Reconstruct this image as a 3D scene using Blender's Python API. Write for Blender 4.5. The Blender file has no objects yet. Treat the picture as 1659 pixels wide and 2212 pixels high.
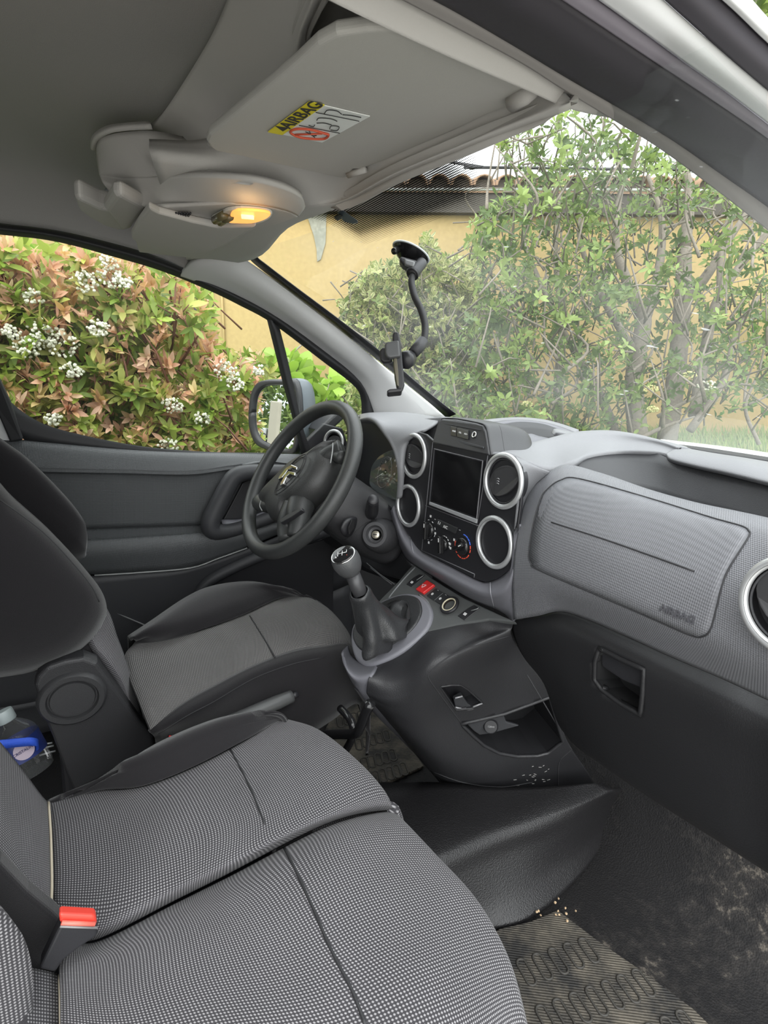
import bpy, bmesh, math, random
from mathutils import Vector, Matrix
import numpy as np
C = bpy.context.scene.collection
SC = bpy.context.scene
PI = math.pi

# ------------------------------------------------------------------ camera
# vehicle frame: X to the passenger side, Y towards the bonnet, Z up, cabin floor at Z = 0
F_PIX = 1176.66; CXP = 829.5; CYP = 1106.0
RGT = Vector((0.494, 0.868, 0.056)); UPV = Vector((-0.225, 0.065, 0.972)); FWD = Vector((-0.840, 0.493, -0.228))
FWD.normalize(); RGT = (RGT - FWD*RGT.dot(FWD)).normalized(); UPV = RGT.cross(FWD).normalized()
EYE = Vector((0.80, 0.0, 0.95))
cam = bpy.data.cameras.new('camera'); camo = bpy.data.objects.new('camera', cam); C.objects.link(camo)
cam.sensor_fit = 'AUTO'; cam.sensor_width = 36.0; cam.lens = 36.0*F_PIX/2212.0
cam.clip_start = 0.01; cam.clip_end = 300
M = Matrix((RGT, UPV, -FWD)).transposed().to_4x4(); M.translation = EYE
camo.matrix_world = M
SC.camera = camo

# ------------------------------------------------------------------ world, daylight, exposure
SC.view_settings.view_transform = 'Standard'; SC.view_settings.look = 'None'
SC.view_settings.gamma = 1.0; SC.view_settings.use_curve_mapping = False
SC.view_settings.exposure = 0.62
SC.cycles.max_bounces = 10; SC.cycles.transparent_max_bounces = 16; SC.cycles.diffuse_bounces = 5
SC.cycles.use_denoising = True
try: SC.cycles.denoiser = 'OPENIMAGEDENOISE'
except Exception: pass
SC.cycles.caustics_reflective = False; SC.cycles.caustics_refractive = False
SC.cycles.sample_clamp_indirect = 6.0
W = bpy.data.worlds.new('overcast_sky'); SC.world = W; W.use_nodes = True
nt = W.node_tree; nt.nodes.clear()
wo = nt.nodes.new('ShaderNodeOutputWorld'); wb = nt.nodes.new('ShaderNodeBackground')
tc = nt.nodes.new('ShaderNodeTexCoord'); sx = nt.nodes.new('ShaderNodeSeparateXYZ'); rp = nt.nodes.new('ShaderNodeValToRGB')
nt.links.new(tc.outputs['Generated'], sx.inputs[0]); nt.links.new(sx.outputs['Z'], rp.inputs[0])
rp.color_ramp.elements[0].position = 0.0; rp.color_ramp.elements[0].color = (0.80, 0.86, 0.88, 1)
rp.color_ramp.elements[1].position = 0.95; rp.color_ramp.elements[1].color = (2.6, 2.7, 2.75, 1)
nt.links.new(rp.outputs[0], wb.inputs[0]); wb.inputs[1].default_value = 1.0
nt.links.new(wb.outputs[0], wo.inputs[0])
# broad soft fill light added to brighten the cabin from the open passenger door
sl = bpy.data.lights.new('soft_fill_sun', 'SUN'); sl.energy = 2.4; sl.angle = math.radians(100); sl.color = (1.0, 0.985, 0.96)
so = bpy.data.objects.new('soft_fill_sun', sl); C.objects.link(so)
so.rotation_euler = Vector((0.62, -0.45, 0.60)).to_track_quat('Z', 'Y').to_euler()

# ------------------------------------------------------------------ pixel -> place, mesh helpers
def ray(x, y):
    return RGT*((x-CXP)/F_PIX) + UPV*((CYP-y)/F_PIX) + FWD
def P(x, y, X=None, Y=None, Z=None, pl=None, D=None):
    """the place seen at pixel (x, y) of the photograph that lies on the given plane"""
    r = ray(x, y)
    if X is not None: t = (X-EYE.x)/r.x
    elif Y is not None: t = (Y-EYE.y)/r.y
    elif Z is not None: t = (Z-EYE.z)/r.z
    elif pl is not None: t = (pl[0]-EYE).dot(pl[1])/r.dot(pl[1])
    else: t = D
    return EYE + r*t
def PX(lst, **k): return [P(a, b, **k) for a, b in lst]
def V(*a): return Vector(a)

def place(o, parent):
    C.objects.link(o)
    if parent is not None:
        o.parent = parent
        if parent.type == 'EMPTY': o.location = -parent.location
    return o
def tag(o, label=None, cat=None, group=None, kind=None):
    if label: o['label'] = label
    if cat: o['category'] = cat
    if group: o['group'] = group
    if kind: o['kind'] = kind
    return o
def thing(name, loc, label, cat, group=None, kind=None):
    o = bpy.data.objects.new(name, None); o.empty_display_size = 0.05; C.objects.link(o); o.location = loc
    return tag(o, label, cat, group, kind)
def mk(name, verts, faces, mat, parent=None, uvs=None, smooth=True, cols=None):
    me = bpy.data.meshes.new(name); me.from_pydata([tuple(v) for v in verts], [], faces)
    if smooth: me.polygons.foreach_set('use_smooth', [True]*len(me.polygons))
    if uvs is not None:
        ul = me.uv_layers.new(name='UVMap')
        idx = np.empty(len(me.loops), dtype=np.int32); me.loops.foreach_get('vertex_index', idx)
        ul.data.foreach_set('uv', np.asarray(uvs, dtype=np.float32)[idx].ravel())
    if cols is not None:
        ca = me.color_attributes.new('tint', 'FLOAT_COLOR', 'POINT')
        ca.data.foreach_set('color', np.asarray(cols, dtype=np.float32).ravel())
    me.update()
    o = bpy.data.objects.new(name, me)
    if mat is not None: me.materials.append(mat)
    return place(o, parent)
def bev(o, w=0.003, seg=3, ang=35):
    m = o.modifiers.new('bevel', 'BEVEL'); m.width = w; m.segments = seg; m.limit_method = 'ANGLE'; m.angle_limit = math.radians(ang)
    m.harden_normals = False
    return o
def solid(o, t, off=-1):
    m = o.modifiers.new('solid', 'SOLIDIFY'); m.thickness = t; m.offset = off; return o
def sub(o, n=1):
    m = o.modifiers.new('sub', 'SUBSURF'); m.levels = n; m.render_levels = n; return o
def cr(pts, n, closed=False):
    """Catmull-Rom through pts, n samples per span"""
    out = []; L = len(pts)
    spans = L if closed else L-1
    for i in range(spans):
        p1 = pts[i]; p2 = pts[(i+1) % L]
        p0 = pts[i-1] if (closed or i > 0) else p1*2-p2
        p3 = pts[(i+2) % L] if (closed or i+2 < L) else p2*2-p1
        for k in range(n):
            t = k/n
            out.append(0.5*((p1*2) + (p2-p0)*t + (p0*2-p1*5+p2*4-p3)*t*t + (p1*3-p0-p2*3+p3)*t*t*t))
    if not closed: out.append(pts[-1].copy())
    return out
def lin(pts, n):
    out = []
    for i in range(len(pts)-1):
        for k in range(n): out.append(pts[i].lerp(pts[i+1], k/n))
    out.append(pts[-1].copy()); return out
def loft(name, rows, mat, parent=None, nu=5, nv=5, thick=0.006, mode='ss', closed=False, uvs=1.0):
    """surface through a grid of points; rows of equal length; mode: s(mooth)/l(inear) along, then across"""
    R = [(cr(r, nu, closed) if mode[0] == 's' else lin(r + ([r[0]] if closed else []), nu)) for r in rows]
    if closed and mode[0] == 's': R = [r+[r[0].copy()] for r in R]
    cols = list(zip(*R)); cols = [(cr(list(c), nv) if mode[1] == 's' else lin(list(c), nv)) for c in cols]
    nI = len(cols); nJ = len(cols[0])
    verts = []; uv = []
    mid = nJ//2; us = [0.0]
    for i in range(1, nI): us.append(us[-1] + (cols[i][mid]-cols[i-1][mid]).length)
    for i in range(nI):
        v = 0.0
        for j in range(nJ):
            if j: v += (cols[nI//2][j]-cols[nI//2][j-1]).length
            verts.append(cols[i][j]); uv.append((us[i]*uvs, v*uvs))
    faces = []
    for i in range(nI-1):
        for j in range(nJ-1):
            faces.append((i*nJ+j, (i+1)*nJ+j, (i+1)*nJ+j+1, i*nJ+j+1))
    # turn the face side towards the cabin (the eye) so that thickness goes away from it
    c = sum((v for v in verts), Vector())/len(verts); s = 0
    for f in faces[::max(1, len(faces)//40)]:
        a, b, d = verts[f[0]], verts[f[1]], verts[f[3]]
        n = (b-a).cross(d-a); s += n.dot(EYE-a)
    if s < 0: faces = [tuple(reversed(f)) for f in faces]
    o = mk(name, verts, faces, mat, parent, uv)
    if thick: solid(o, thick, -1)
    return o
def prism(name, pts, vec, mat, parent=None, b=0.002, seg=3, smooth=False):
    """closed outline pts swept by vec, bevelled"""
    n = len(pts); vs = [p for p in pts]+[p+vec for p in pts]
    fs = [tuple(range(n)), tuple(range(2*n-1, n-1, -1))]
    for i in range(n):
        j = (i+1) % n; fs.append((i, i+n, j+n, j))
    o = mk(name, vs, fs, mat, parent, smooth=smooth)
    bm = bmesh.new(); bm.from_mesh(o.data); bmesh.ops.recalc_face_normals(bm, faces=bm.faces); bm.to_mesh(o.data); bm.free()
    if b: bev(o, b, seg)
    return o
def frame_of(d):
    d = d.normalized(); a = Vector((0, 0, 1)) if abs(d.z) < 0.9 else Vector((1, 0, 0))
    u = d.cross(a).normalized(); return u, d.cross(u).normalized(), d
def tube_geo(pts, rad, seg=10, cap=True, base=0):
    """verts and faces of a round bar along pts; rad a number or a list"""
    vs = []; fs = []; n = len(pts)
    t0 = (pts[1]-pts[0]).normalized(); u, v, _ = frame_of(t0)
    for i, p in enumerate(pts):
        t = (pts[min(i+1, n-1)]-pts[max(i-1, 0)]).normalized()
        u = (u - t*u.dot(t)).normalized(); v = t.cross(u)
        r = rad[i] if isinstance(rad, (list, tuple)) else rad
        for k in range(seg):
            a = 2*PI*k/seg; vs.append(p + u*(r*math.cos(a)) + v*(r*math.sin(a)))
    for i in range(n-1):
        for k in range(seg):
            a = base+i*seg+k; b2 = base+i*seg+(k+1) % seg
            fs.append((a, b2, b2+seg, a+seg))
    if cap:
        fs.append(tuple(base+k for k in reversed(range(seg)))); fs.append(tuple(base+(n-1)*seg+k for k in range(seg)))
    return vs, fs
def tube(name, pts, rad, mat, parent=None, seg=12, n=0):
    if n:
        if isinstance(rad, (list, tuple)):
            rr = []
            for i in range(len(rad)-1):
                for k in range(n): rr.append(rad[i]+(rad[i+1]-rad[i])*k/n)
            rad = rr+[rad[-1]]
        pts = cr(pts, n)
    vs, fs = tube_geo(pts, rad, seg)
    return mk(name, vs, fs, mat, parent)
def lathe(name, prof, org, axis, mat, parent=None, seg=48, sy=1.0, udir=None, closed=True):
    """profile [(radius, height along axis)]"""
    u, v, d = frame_of(axis)
    if udir is not None:
        u = (udir - d*udir.dot(d)).normalized(); v = d.cross(u)
    vs = []; fs = []; n = len(prof)
    for k in range(seg):
        a = 2*PI*k/seg
        for r, h in prof: vs.append(org + u*(r*math.cos(a)) + v*(r*sy*math.sin(a)) + d*h)
    for k in range(seg):
        k2 = (k+1) % seg
        for i in range(n-1): fs.append((k*n+i, k2*n+i, k2*n+i+1, k*n+i+1))
    if closed:
        if prof[0][0] > 1e-6: fs.append(tuple(k*n for k in reversed(range(seg))))
        if prof[-1][0] > 1e-6: fs.append(tuple(k*n+n-1 for k in range(seg)))
    o = mk(name, vs, fs, mat, parent)
    bm = bmesh.new(); bm.from_mesh(o.data); bmesh.ops.remove_doubles(bm, verts=bm.verts, dist=1e-6)
    bmesh.ops.recalc_face_normals(bm, faces=bm.faces); bm.to_mesh(o.data); bm.free()
    o.data.set_sharp_from_angle(angle=math.radians(38))
    return o
def ring(name, org, axis, R, r, mat, parent=None, seg=64, s2=14, flat=1.0, sy=1.0, udir=None):
    prof = [(R + r*math.cos(2*PI*k/s2), r*flat*math.sin(2*PI*k/s2)) for k in range(s2+1)]
    return lathe(name, prof, org, axis, mat, parent, seg, sy, udir, closed=False)
def box(name, c, ax, hs, mat, parent=None, b=0.003, seg=3):
    vs = []
    for sx_ in (-1, 1):
        for sy_ in (-1, 1):
            for sz_ in (-1, 1): vs.append(c + ax[0]*(hs[0]*sx_) + ax[1]*(hs[1]*sy_) + ax[2]*(hs[2]*sz_))
    fs = [(0, 1, 3, 2), (4, 6, 7, 5), (0, 4, 5, 1), (2, 3, 7, 6), (0, 2, 6, 4), (1, 5, 7, 3)]
    o = mk(name, vs, fs, mat, parent, smooth=False)
    bm = bmesh.new(); bm.from_mesh(o.data); bmesh.ops.recalc_face_normals(bm, faces=bm.faces); bm.to_mesh(o.data); bm.free()
    if b: bev(o, b, seg)
    return o
AX = (Vector((1, 0, 0)), Vector((0, 1, 0)), Vector((0, 0, 1)))
def text(name, s, org, xd, yd, size, mat, parent=None, ext=0.0003, align='CENTER', bold=0.0):
    cu = bpy.data.curves.new('t', 'FONT'); cu.body = s; cu.size = size; cu.align_x = align; cu.align_y = 'CENTER'
    cu.extrude = ext; cu.offset = bold
    o = bpy.data.objects.new('t', cu); C.objects.link(o)
    dg = bpy.context.evaluated_depsgraph_get(); me = bpy.data.meshes.new_from_object(o.evaluated_get(dg))
    bpy.data.objects.remove(o); bpy.data.curves.remove(cu)
    xd = xd.normalized(); zd = xd.cross(yd).normalized(); yd = zd.cross(xd)
    m = Matrix((xd, yd, zd)).transposed().to_4x4(); m.translation = org; me.transform(m); me.name = name
    me.materials.clear(); me.materials.append(mat)
    return place(bpy.data.objects.new(name, me), parent)
def join_geo(name, parts, mat, parent=None, smooth=True):
    vs = []; fs = []
    for v, f in parts:
        b = len(vs); vs += v; fs += [tuple(i+b for i in q) for q in f]
    return mk(name, vs, fs, mat, parent, smooth=smooth)

# ------------------------------------------------------------------ materials
def newmat(name):
    m = bpy.data.materials.new(name); m.use_nodes = True; t = m.node_tree
    return m, t, t.nodes['Principled BSDF']
def N(t, ty, **k):
    n = t.nodes.new(ty)
    for a, b in k.items(): setattr(n, a, b)
    return n
def mat(name, col, rough=0.5, metal=0.0, bump=0.0, scale=400, spec=0.5, var=0.0, detail=2.0, emit=0, coat=0.0, sheen=0.0):
    m, t, p = newmat(name)
    p.inputs['Base Color'].default_value = (*col, 1); p.inputs['Roughness'].default_value = rough
    p.inputs['Metallic'].default_value = metal; p.inputs['Specular IOR Level'].default_value = spec
    p.inputs['Coat Weight'].default_value = coat; p.inputs['Sheen Weight'].default_value = sheen
    if emit:
        p.inputs['Emission Color'].default_value = (*col, 1); p.inputs['Emission Strength'].default_value = emit
    if bump or var:
        g = N(t, 'ShaderNodeTexCoord'); nz = N(t, 'ShaderNodeTexNoise'); nz.inputs['Scale'].default_value = scale; nz.inputs['Detail'].default_value = detail
        t.links.new(g.outputs['Object'], nz.inputs['Vector'])
        if bump:
            b = N(t, 'ShaderNodeBump'); b.inputs['Strength'].default_value = bump; b.inputs['Distance'].default_value = 0.001
            t.links.new(nz.outputs['Fac'], b.inputs['Height']); t.links.new(b.outputs[0], p.inputs['Normal'])
        if var:
            mx = N(t, 'ShaderNodeMixRGB', blend_type='MULTIPLY'); mx.inputs[0].default_value = var; mx.inputs[1].default_value = (*col, 1)
            t.links.new(nz.outputs['Fac'], mx.inputs[2]); t.links.new(mx.outputs[0], p.inputs['Base Color'])
    return m
def uvmath(t, pitch, rot=0.0, coord='UV'):
    """sin(u)*sin(v) on the mapped coordinates"""
    g = N(t, 'ShaderNodeTexCoord'); mp = N(t, 'ShaderNodeMapping'); mp.inputs['Scale'].default_value = (2*PI/pitch,)*3; mp.inputs['Rotation'].default_value = (0, 0, rot)
    s = N(t, 'ShaderNodeSeparateXYZ'); t.links.new(g.outputs[coord], mp.inputs[0]); t.links.new(mp.outputs[0], s.inputs[0])
    a = N(t, 'ShaderNodeMath', operation='SINE'); b = N(t, 'ShaderNodeMath', operation='SINE'); c = N(t, 'ShaderNodeMath', operation='MULTIPLY')
    t.links.new(s.outputs[0], a.inputs[0]); t.links.new(s.outputs[1], b.inputs[0]); t.links.new(a.outputs[0], c.inputs[0]); t.links.new(b.outputs[0], c.inputs[1])
    return c.outputs[0]
def weave(name, dark, light, pitch, thr=0.15, rot=PI/4):
    m, t, p = newmat(name); o = uvmath(t, pitch, rot)
    rp_ = N(t, 'ShaderNodeValToRGB'); e = rp_.color_ramp.elements
    e[0].position = 0.35+thr; e[0].color = (*dark, 1); e[1].position = 0.75+thr; e[1].color = (*light, 1)
    mr = N(t, 'ShaderNodeMapRange'); mr.inputs[1].default_value = -1; mr.inputs[2].default_value = 1
    t.links.new(o, mr.inputs[0]); t.links.new(mr.outputs[0], rp_.inputs[0])
    g = N(t, 'ShaderNodeTexCoord'); nz = N(t, 'ShaderNodeTexNoise'); nz.inputs['Scale'].default_value = 9; nz.inputs['Detail'].default_value = 5
    t.links.new(g.outputs['Object'], nz.inputs['Vector'])
    mx = N(t, 'ShaderNodeMixRGB', blend_type='MULTIPLY'); mx.inputs[0].default_value = 0.35
    t.links.new(rp_.outputs[0], mx.inputs[1]); t.links.new(nz.outputs['Fac'], mx.inputs[2])
    gm = N(t, 'ShaderNodeBrightContrast'); gm.inputs[1].default_value = 0.0
    t.links.new(mx.outputs[0], gm.inputs[0]); t.links.new(gm.outputs[0], p.inputs['Base Color'])
    p.inputs['Roughness'].default_value = 0.9; p.inputs['Specular IOR Level'].default_value = 0.15; p.inputs['Sheen Weight'].default_value = 0.08
    b = N(t, 'ShaderNodeBump'); b.inputs['Strength'].default_value = 0.5; b.inputs['Distance'].default_value = 0.0008
    t.links.new(mr.outputs[0], b.inputs['Height']); t.links.new(b.outputs[0], p.inputs['Normal'])
    return m
def dotplastic(name, col, pitch, rough=0.45, strength=0.5, rot=PI/4, coord='UV'):
    m, t, p = newmat(name); o = uvmath(t, pitch, rot, coord)
    p.inputs['Base Color'].default_value = (*col, 1); p.inputs['Roughness'].default_value = rough; p.inputs['Specular IOR Level'].default_value = 0.4
    b = N(t, 'ShaderNodeBump'); b.inputs['Strength'].default_value = strength; b.inputs['Distance'].default_value = 0.0007
    t.links.new(o, b.inputs['Height']); t.links.new(b.outputs[0], p.inputs['Normal'])
    return m

DARK = mat('charcoal_plastic', (0.042, 0.043, 0.047), 0.50, bump=0.35, scale=900, spec=0.4)
BLACK = mat('black_plastic', (0.022, 0.022, 0.025), 0.42, bump=0.15, scale=900)
RUBBER = mat('black_rubber', (0.018, 0.018, 0.020), 0.6)
GLOSSBLACK = mat('gloss_black', (0.012, 0.012, 0.013), 0.18)
MIDGREY = mat('mid_grey_plastic', (0.155, 0.155, 0.175), 0.5, bump=0.3, scale=900, spec=0.4)
DASHTOP = mat('soft_grey_plastic', (0.200, 0.203, 0.215), 0.48, bump=0.35, scale=700, spec=0.45)
DASHDOT = dotplastic('dotted_grey_plastic', (0.175, 0.178, 0.192), 0.0036, 0.42, 0.45)
DOORDOT = dotplastic('dotted_door_plastic', (0.075, 0.079, 0.083), 0.004, 0.42, 0.4)
SILVER = mat('satin_silver', (0.62, 0.63, 0.64), 0.32, metal=0.6)
CHROME = mat('chrome', (0.8, 0.8, 0.8), 0.12, metal=1.0)
HEAD = mat('grey_headlining', (0.33, 0.32, 0.31), 0.95, bump=0.35, scale=600, spec=0.1)
HEADPL = mat('grey_roof_plastic', (0.47, 0.455, 0.435), 0.75, bump=0.2, scale=900, spec=0.25)
PILLAR = mat('light_grey_pillar_plastic', (0.60, 0.60, 0.60), 0.65, bump=0.25, scale=900, spec=0.3)
WHITE = mat('white_paint', (0.85, 0.86, 0.87), 0.25, coat=0.5)
PRINT = mat('white_print', (0.75, 0.75, 0.75), 0.6)
DIMPRINT = mat('grey_print', (0.45, 0.45, 0.46), 0.6)
REDPRINT = mat('red_print', (0.75, 0.09, 0.05), 0.6)
BLUEPRINT = mat('blue_print', (0.06, 0.16, 0.75), 0.6)
REDPL = mat('red_plastic', (0.72, 0.035, 0.035), 0.35)
FABRIC = mat('black_seat_fabric', (0.016, 0.015, 0.0165), 0.95, bump=0.5, scale=1200, spec=0.1, sheen=0.25)
LEATHER = mat('black_leather', (0.035, 0.036, 0.038), 0.36, bump=0.7, scale=350, detail=4)
WHEELM = mat('grained_wheel_rubber', (0.040, 0.042, 0.042), 0.40, bump=0.35, scale=700, detail=3)
WEAVE = weave('woven_grey_seat_fabric', (0.052, 0.050, 0.055), (0.37, 0.36, 0.37), 0.0045)
WEAVE2 = weave('fine_woven_seat_fabric', (0.058, 0.056, 0.057), (0.36, 0.35, 0.34), 0.0042)
# ------------------------------------------------------------------ ground and setting outside
def glassmat(name, haze=0.03, tint=(1, 1, 1), dust=None, gloss=0.55):
    m, t, p = newmat(name); t.nodes.remove(p); out = t.nodes['Material Output']
    tr = N(t, 'ShaderNodeBsdfTransparent'); tr.inputs[0].default_value = (*tint, 1)
    gl = N(t, 'ShaderNodeBsdfGlossy'); gl.inputs['Roughness'].default_value = 0.02
    fr = N(t, 'ShaderNodeFresnel'); fr.inputs[0].default_value = 1.33
    m1 = N(t, 'ShaderNodeMixShader'); sc_ = N(t, 'ShaderNodeMath', operation='MULTIPLY'); sc_.inputs[1].default_value = gloss
    t.links.new(fr.outputs[0], sc_.inputs[0]); t.links.new(sc_.outputs[0], m1.inputs[0]); t.links.new(tr.outputs[0], m1.inputs[1]); t.links.new(gl.outputs[0], m1.inputs[2])
    df = N(t, 'ShaderNodeBsdfTranslucent'); df.inputs[0].default_value = (0.80, 0.82, 0.82, 1)
    d2 = N(t, 'ShaderNodeBsdfDiffuse'); d2.inputs[0].default_value = (0.7, 0.72, 0.72, 1); ad = N(t, 'ShaderNodeMixShader'); ad.inputs[0].default_value = 0.5
    t.links.new(df.outputs[0], ad.inputs[1]); t.links.new(d2.outputs[0], ad.inputs[2])
    m2 = N(t, 'ShaderNodeMixShader')
    if dust:
        g = N(t, 'ShaderNodeTexCoord'); nz = N(t, 'ShaderNodeTexNoise'); nz.inputs['Scale'].default_value = 2.2; nz.inputs['Detail'].default_value = 3
        mr = N(t, 'ShaderNodeMapRange'); mr.inputs[1].default_value = 0.38; mr.inputs[2].default_value = 0.66; mr.inputs[3].default_value = haze; mr.inputs[4].default_value = dust
        t.links.new(g.outputs['Object'], nz.inputs[0]); t.links.new(nz.outputs['Fac'], mr.inputs[0])
        # fine scratches and specks of dirt on the pane
        n2 = N(t, 'ShaderNodeTexNoise'); n2.inputs['Scale'].default_value = 60; n2.inputs['Detail'].default_value = 1
        mp = N(t, 'ShaderNodeMapping'); mp.inputs['Scale'].default_value = (0.5, 1.6, 1.6); mp.inputs['Rotation'].default_value = (0.4, 0.3, 0.6)
        t.links.new(g.outputs['Object'], mp.inputs[0]); t.links.new(mp.outputs[0], n2.inputs[0])
        m3 = N(t, 'ShaderNodeMapRange'); m3.inputs[1].default_value = 0.755; m3.inputs[2].default_value = 0.80; m3.inputs[3].default_value = 0; m3.inputs[4].default_value = 0.5
        t.links.new(n2.outputs['Fac'], m3.inputs[0])
        a = N(t, 'ShaderNodeMath', operation='ADD'); a.use_clamp = True; t.links.new(mr.outputs[0], a.inputs[0]); t.links.new(m3.outputs[0], a.inputs[1])
        t.links.new(a.outputs[0], m2.inputs[0])
    else: m2.inputs[0].default_value = haze
    t.links.new(m1.outputs[0], m2.inputs[1]); t.links.new(ad.outputs[0], m2.inputs[2]); t.links.new(m2.outputs[0], out.inputs[0])
    return m
GLASS_W = glassmat('dusty_windscreen_glass', 0.02, (0.97, 0.985, 0.975), 0.15)
GLASS_S = glassmat('side_glass', 0.012, (0.96, 0.985, 0.965))

# ------------------------------------------------------------------ cabin floor
def floormat_material():
    m, t, p = newmat('dirty_rubber_flooring')
    g = N(t, 'ShaderNodeTexCoord')
    n1 = N(t, 'ShaderNodeTexNoise'); n1.inputs['Scale'].default_value = 42; n1.inputs['Detail'].default_value = 9; n1.inputs['Roughness'].default_value = 0.72
    t.links.new(g.outputs['Object'], n1.inputs[0])
    n2 = N(t, 'ShaderNodeTexNoise'); n2.inputs['Scale'].default_value = 3.0; n2.inputs['Detail'].default_value = 3
    t.links.new(g.outputs['Object'], n2.inputs[0])
    ml = N(t, 'ShaderNodeMath', operation='MULTIPLY'); t.links.new(n1.outputs['Fac'], ml.inputs[0]); t.links.new(n2.outputs['Fac'], ml.inputs[1])
    r = N(t, 'ShaderNodeValToRGB'); e = r.color_ramp.elements
    e[0].position = 0.25; e[0].color = (0.008, 0.0075, 0.008, 1); e[1].position = 0.46; e[1].color = (0.19, 0.165, 0.135, 1)
    k = e.new(0.34); k.color = (0.022, 0.020, 0.019, 1)
    t.links.new(ml.outputs[0], r.inputs[0]); t.links.new(r.outputs[0], p.inputs['Base Color'])
    p.inputs['Roughness'].default_value = 0.7; p.inputs['Specular IOR Level'].default_value = 0.3
    v = N(t, 'ShaderNodeTexVoronoi'); v.inputs['Scale'].default_value = 320; t.links.new(g.outputs['Object'], v.inputs['Vector'])
    b = N(t, 'ShaderNodeBump'); b.inputs['Strength'].default_value = 0.5; b.inputs['Distance'].default_value = 0.0015
    t.links.new(v.outputs['Distance'], b.inputs['Height']); t.links.new(b.outputs[0], p.inputs['Normal'])
    return m
FLOORM = floormat_material()
VINYL = mat('grained_black_vinyl', (0.012, 0.0115, 0.0125), 0.42, bump=1.0, scale=420, spec=0.55, detail=1)
def ribmat():
    m, t, p = newmat('worn_ribbed_rubber_mat'); g = N(t, 'ShaderNodeTexCoord')
    n1 = N(t, 'ShaderNodeTexNoise'); n1.inputs['Scale'].default_value = 14; n1.inputs['Detail'].default_value = 9; n1.inputs['Roughness'].default_value = 0.7
    t.links.new(g.outputs['Object'], n1.inputs[0])
    r = N(t, 'ShaderNodeValToRGB'); e = r.color_ramp.elements
    e[0].position = 0.40; e[0].color = (0.018, 0.017, 0.016, 1); e[1].position = 0.70; e[1].color = (0.15, 0.13, 0.10, 1)
    t.links.new(n1.outputs['Fac'], r.inputs[0]); t.links.new(r.outputs[0], p.inputs['Base Color'])
    wv = N(t, 'ShaderNodeTexWave'); wv.inputs['Scale'].default_value = 75; wv.inputs['Distortion'].default_value = 0.5
    mp = N(t, 'ShaderNodeMapping'); mp.inputs['Rotation'].default_value = (0, 0, 0.6); t.links.new(g.outputs['Object'], mp.inputs[0]); t.links.new(mp.outputs[0], wv.inputs[0])
    b = N(t, 'ShaderNodeBump'); b.inputs['Strength'].default_value = 0.7; b.inputs['Distance'].default_value = 0.002
    t.links.new(wv.outputs['Fac'], b.inputs['Height']); t.links.new(b.outputs[0], p.inputs['Normal'])
    p.inputs['Roughness'].default_value = 0.75
    return m
RIBMAT = ribmat()
fl = loft('floor', [[V(x, y, z) for x in (-0.78, -0.4, -0.1, 0.2, 0.5, 0.82)] for y, z in ((-0.9, 0), (-0.3, 0), (0.1, 0), (0.6, 0), (0.88, 0.0), (1.0, 0.05), (1.12, 0.2), (1.2, 0.45))], FLOORM, None, 3, 4, 0.02)
tag(fl, 'dirty black rubber cabin floor', 'floor', kind='structure')

# ------------------------------------------------------------------ roof
edge = [P(-330, 450, X=-0.62), P(-120, 466, X=-0.62), P(0, 482, X=-0.62), P(125, 498, X=-0.615), P(250, 527, X=-0.605), P(350, 557, X=-0.595), P(440, 594, X=-0.585), P(520, 585, X=-0.555)]
rows = []
for i, e in enumerate(edge):
    h = 1.335 - max(0, i-3)*0.012
    rows.append([e, V(-0.575, e.y, e.z+0.055), V(-0.50, e.y, h-0.02), V(-0.33, e.y, h), V(-0.05, e.y, h+0.008), V(0.22, e.y, h), V(0.45, e.y, h-0.02), V(0.60, e.y, h-0.07)])
rows.insert(0, [p+V(0, -0.5, 0.0) for p in rows[0]]); 
ce = loft('ceiling', rows, HEAD, None, 6, 4, 0.02)
tag(ce, 'grey fabric roof lining over the cabin', 'roof lining', kind='structure')
rf = loft('ceiling', [[V(-0.75, -1.0, 1.30), V(-0.4, -1.0, 1.42), V(0.2, -1.0, 1.43), V(0.62, -1.0, 1.34)], [V(-0.72, 0.0, 1.30), V(-0.4, 0.0, 1.42), V(0.2, 0.0, 1.43), V(0.60, 0.0, 1.34)], [V(-0.66, 0.40, 1.26), V(-0.4, 0.45, 1.31), V(0.2, 0.47, 1.31), V(0.5, 0.42, 1.27)]], WHITE, None, 5, 5, 0.004)
rf.name = 'roof_panel'; tag(rf, 'white sheet metal roof above the lining', 'roof', kind='structure')

# rear wall of the cab
bk = prism('wall_back', [V(-0.78, -0.75, -0.05), V(0.72, -0.75, -0.05), V(0.70, -0.62, 0.8), V(0.62, -0.55, 1.33), V(-0.62, -0.55, 1.33), V(-0.76, -0.62, 0.8)], V(0, -0.03, 0), mat('bulkhead_black', (0.03, 0.03, 0.032), 0.8), None, 0)
tag(bk, 'dark partition behind the seats', 'partition', kind='structure')

sw_ = prism('wall_left', [V(-0.765, -1.0, -0.02), V(-0.765, 1.22, -0.02), V(-0.765, 1.22, 0.72), V(-0.765, 0.9, 0.70), V(-0.765, -1.0, 0.70)], V(-0.04, 0, 0), mat('sill_black', (0.02, 0.02, 0.022), 0.7), None, 0.002)
tag(sw_, 'dark lower cab side behind the driver door', 'cab side', kind='structure')
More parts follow.
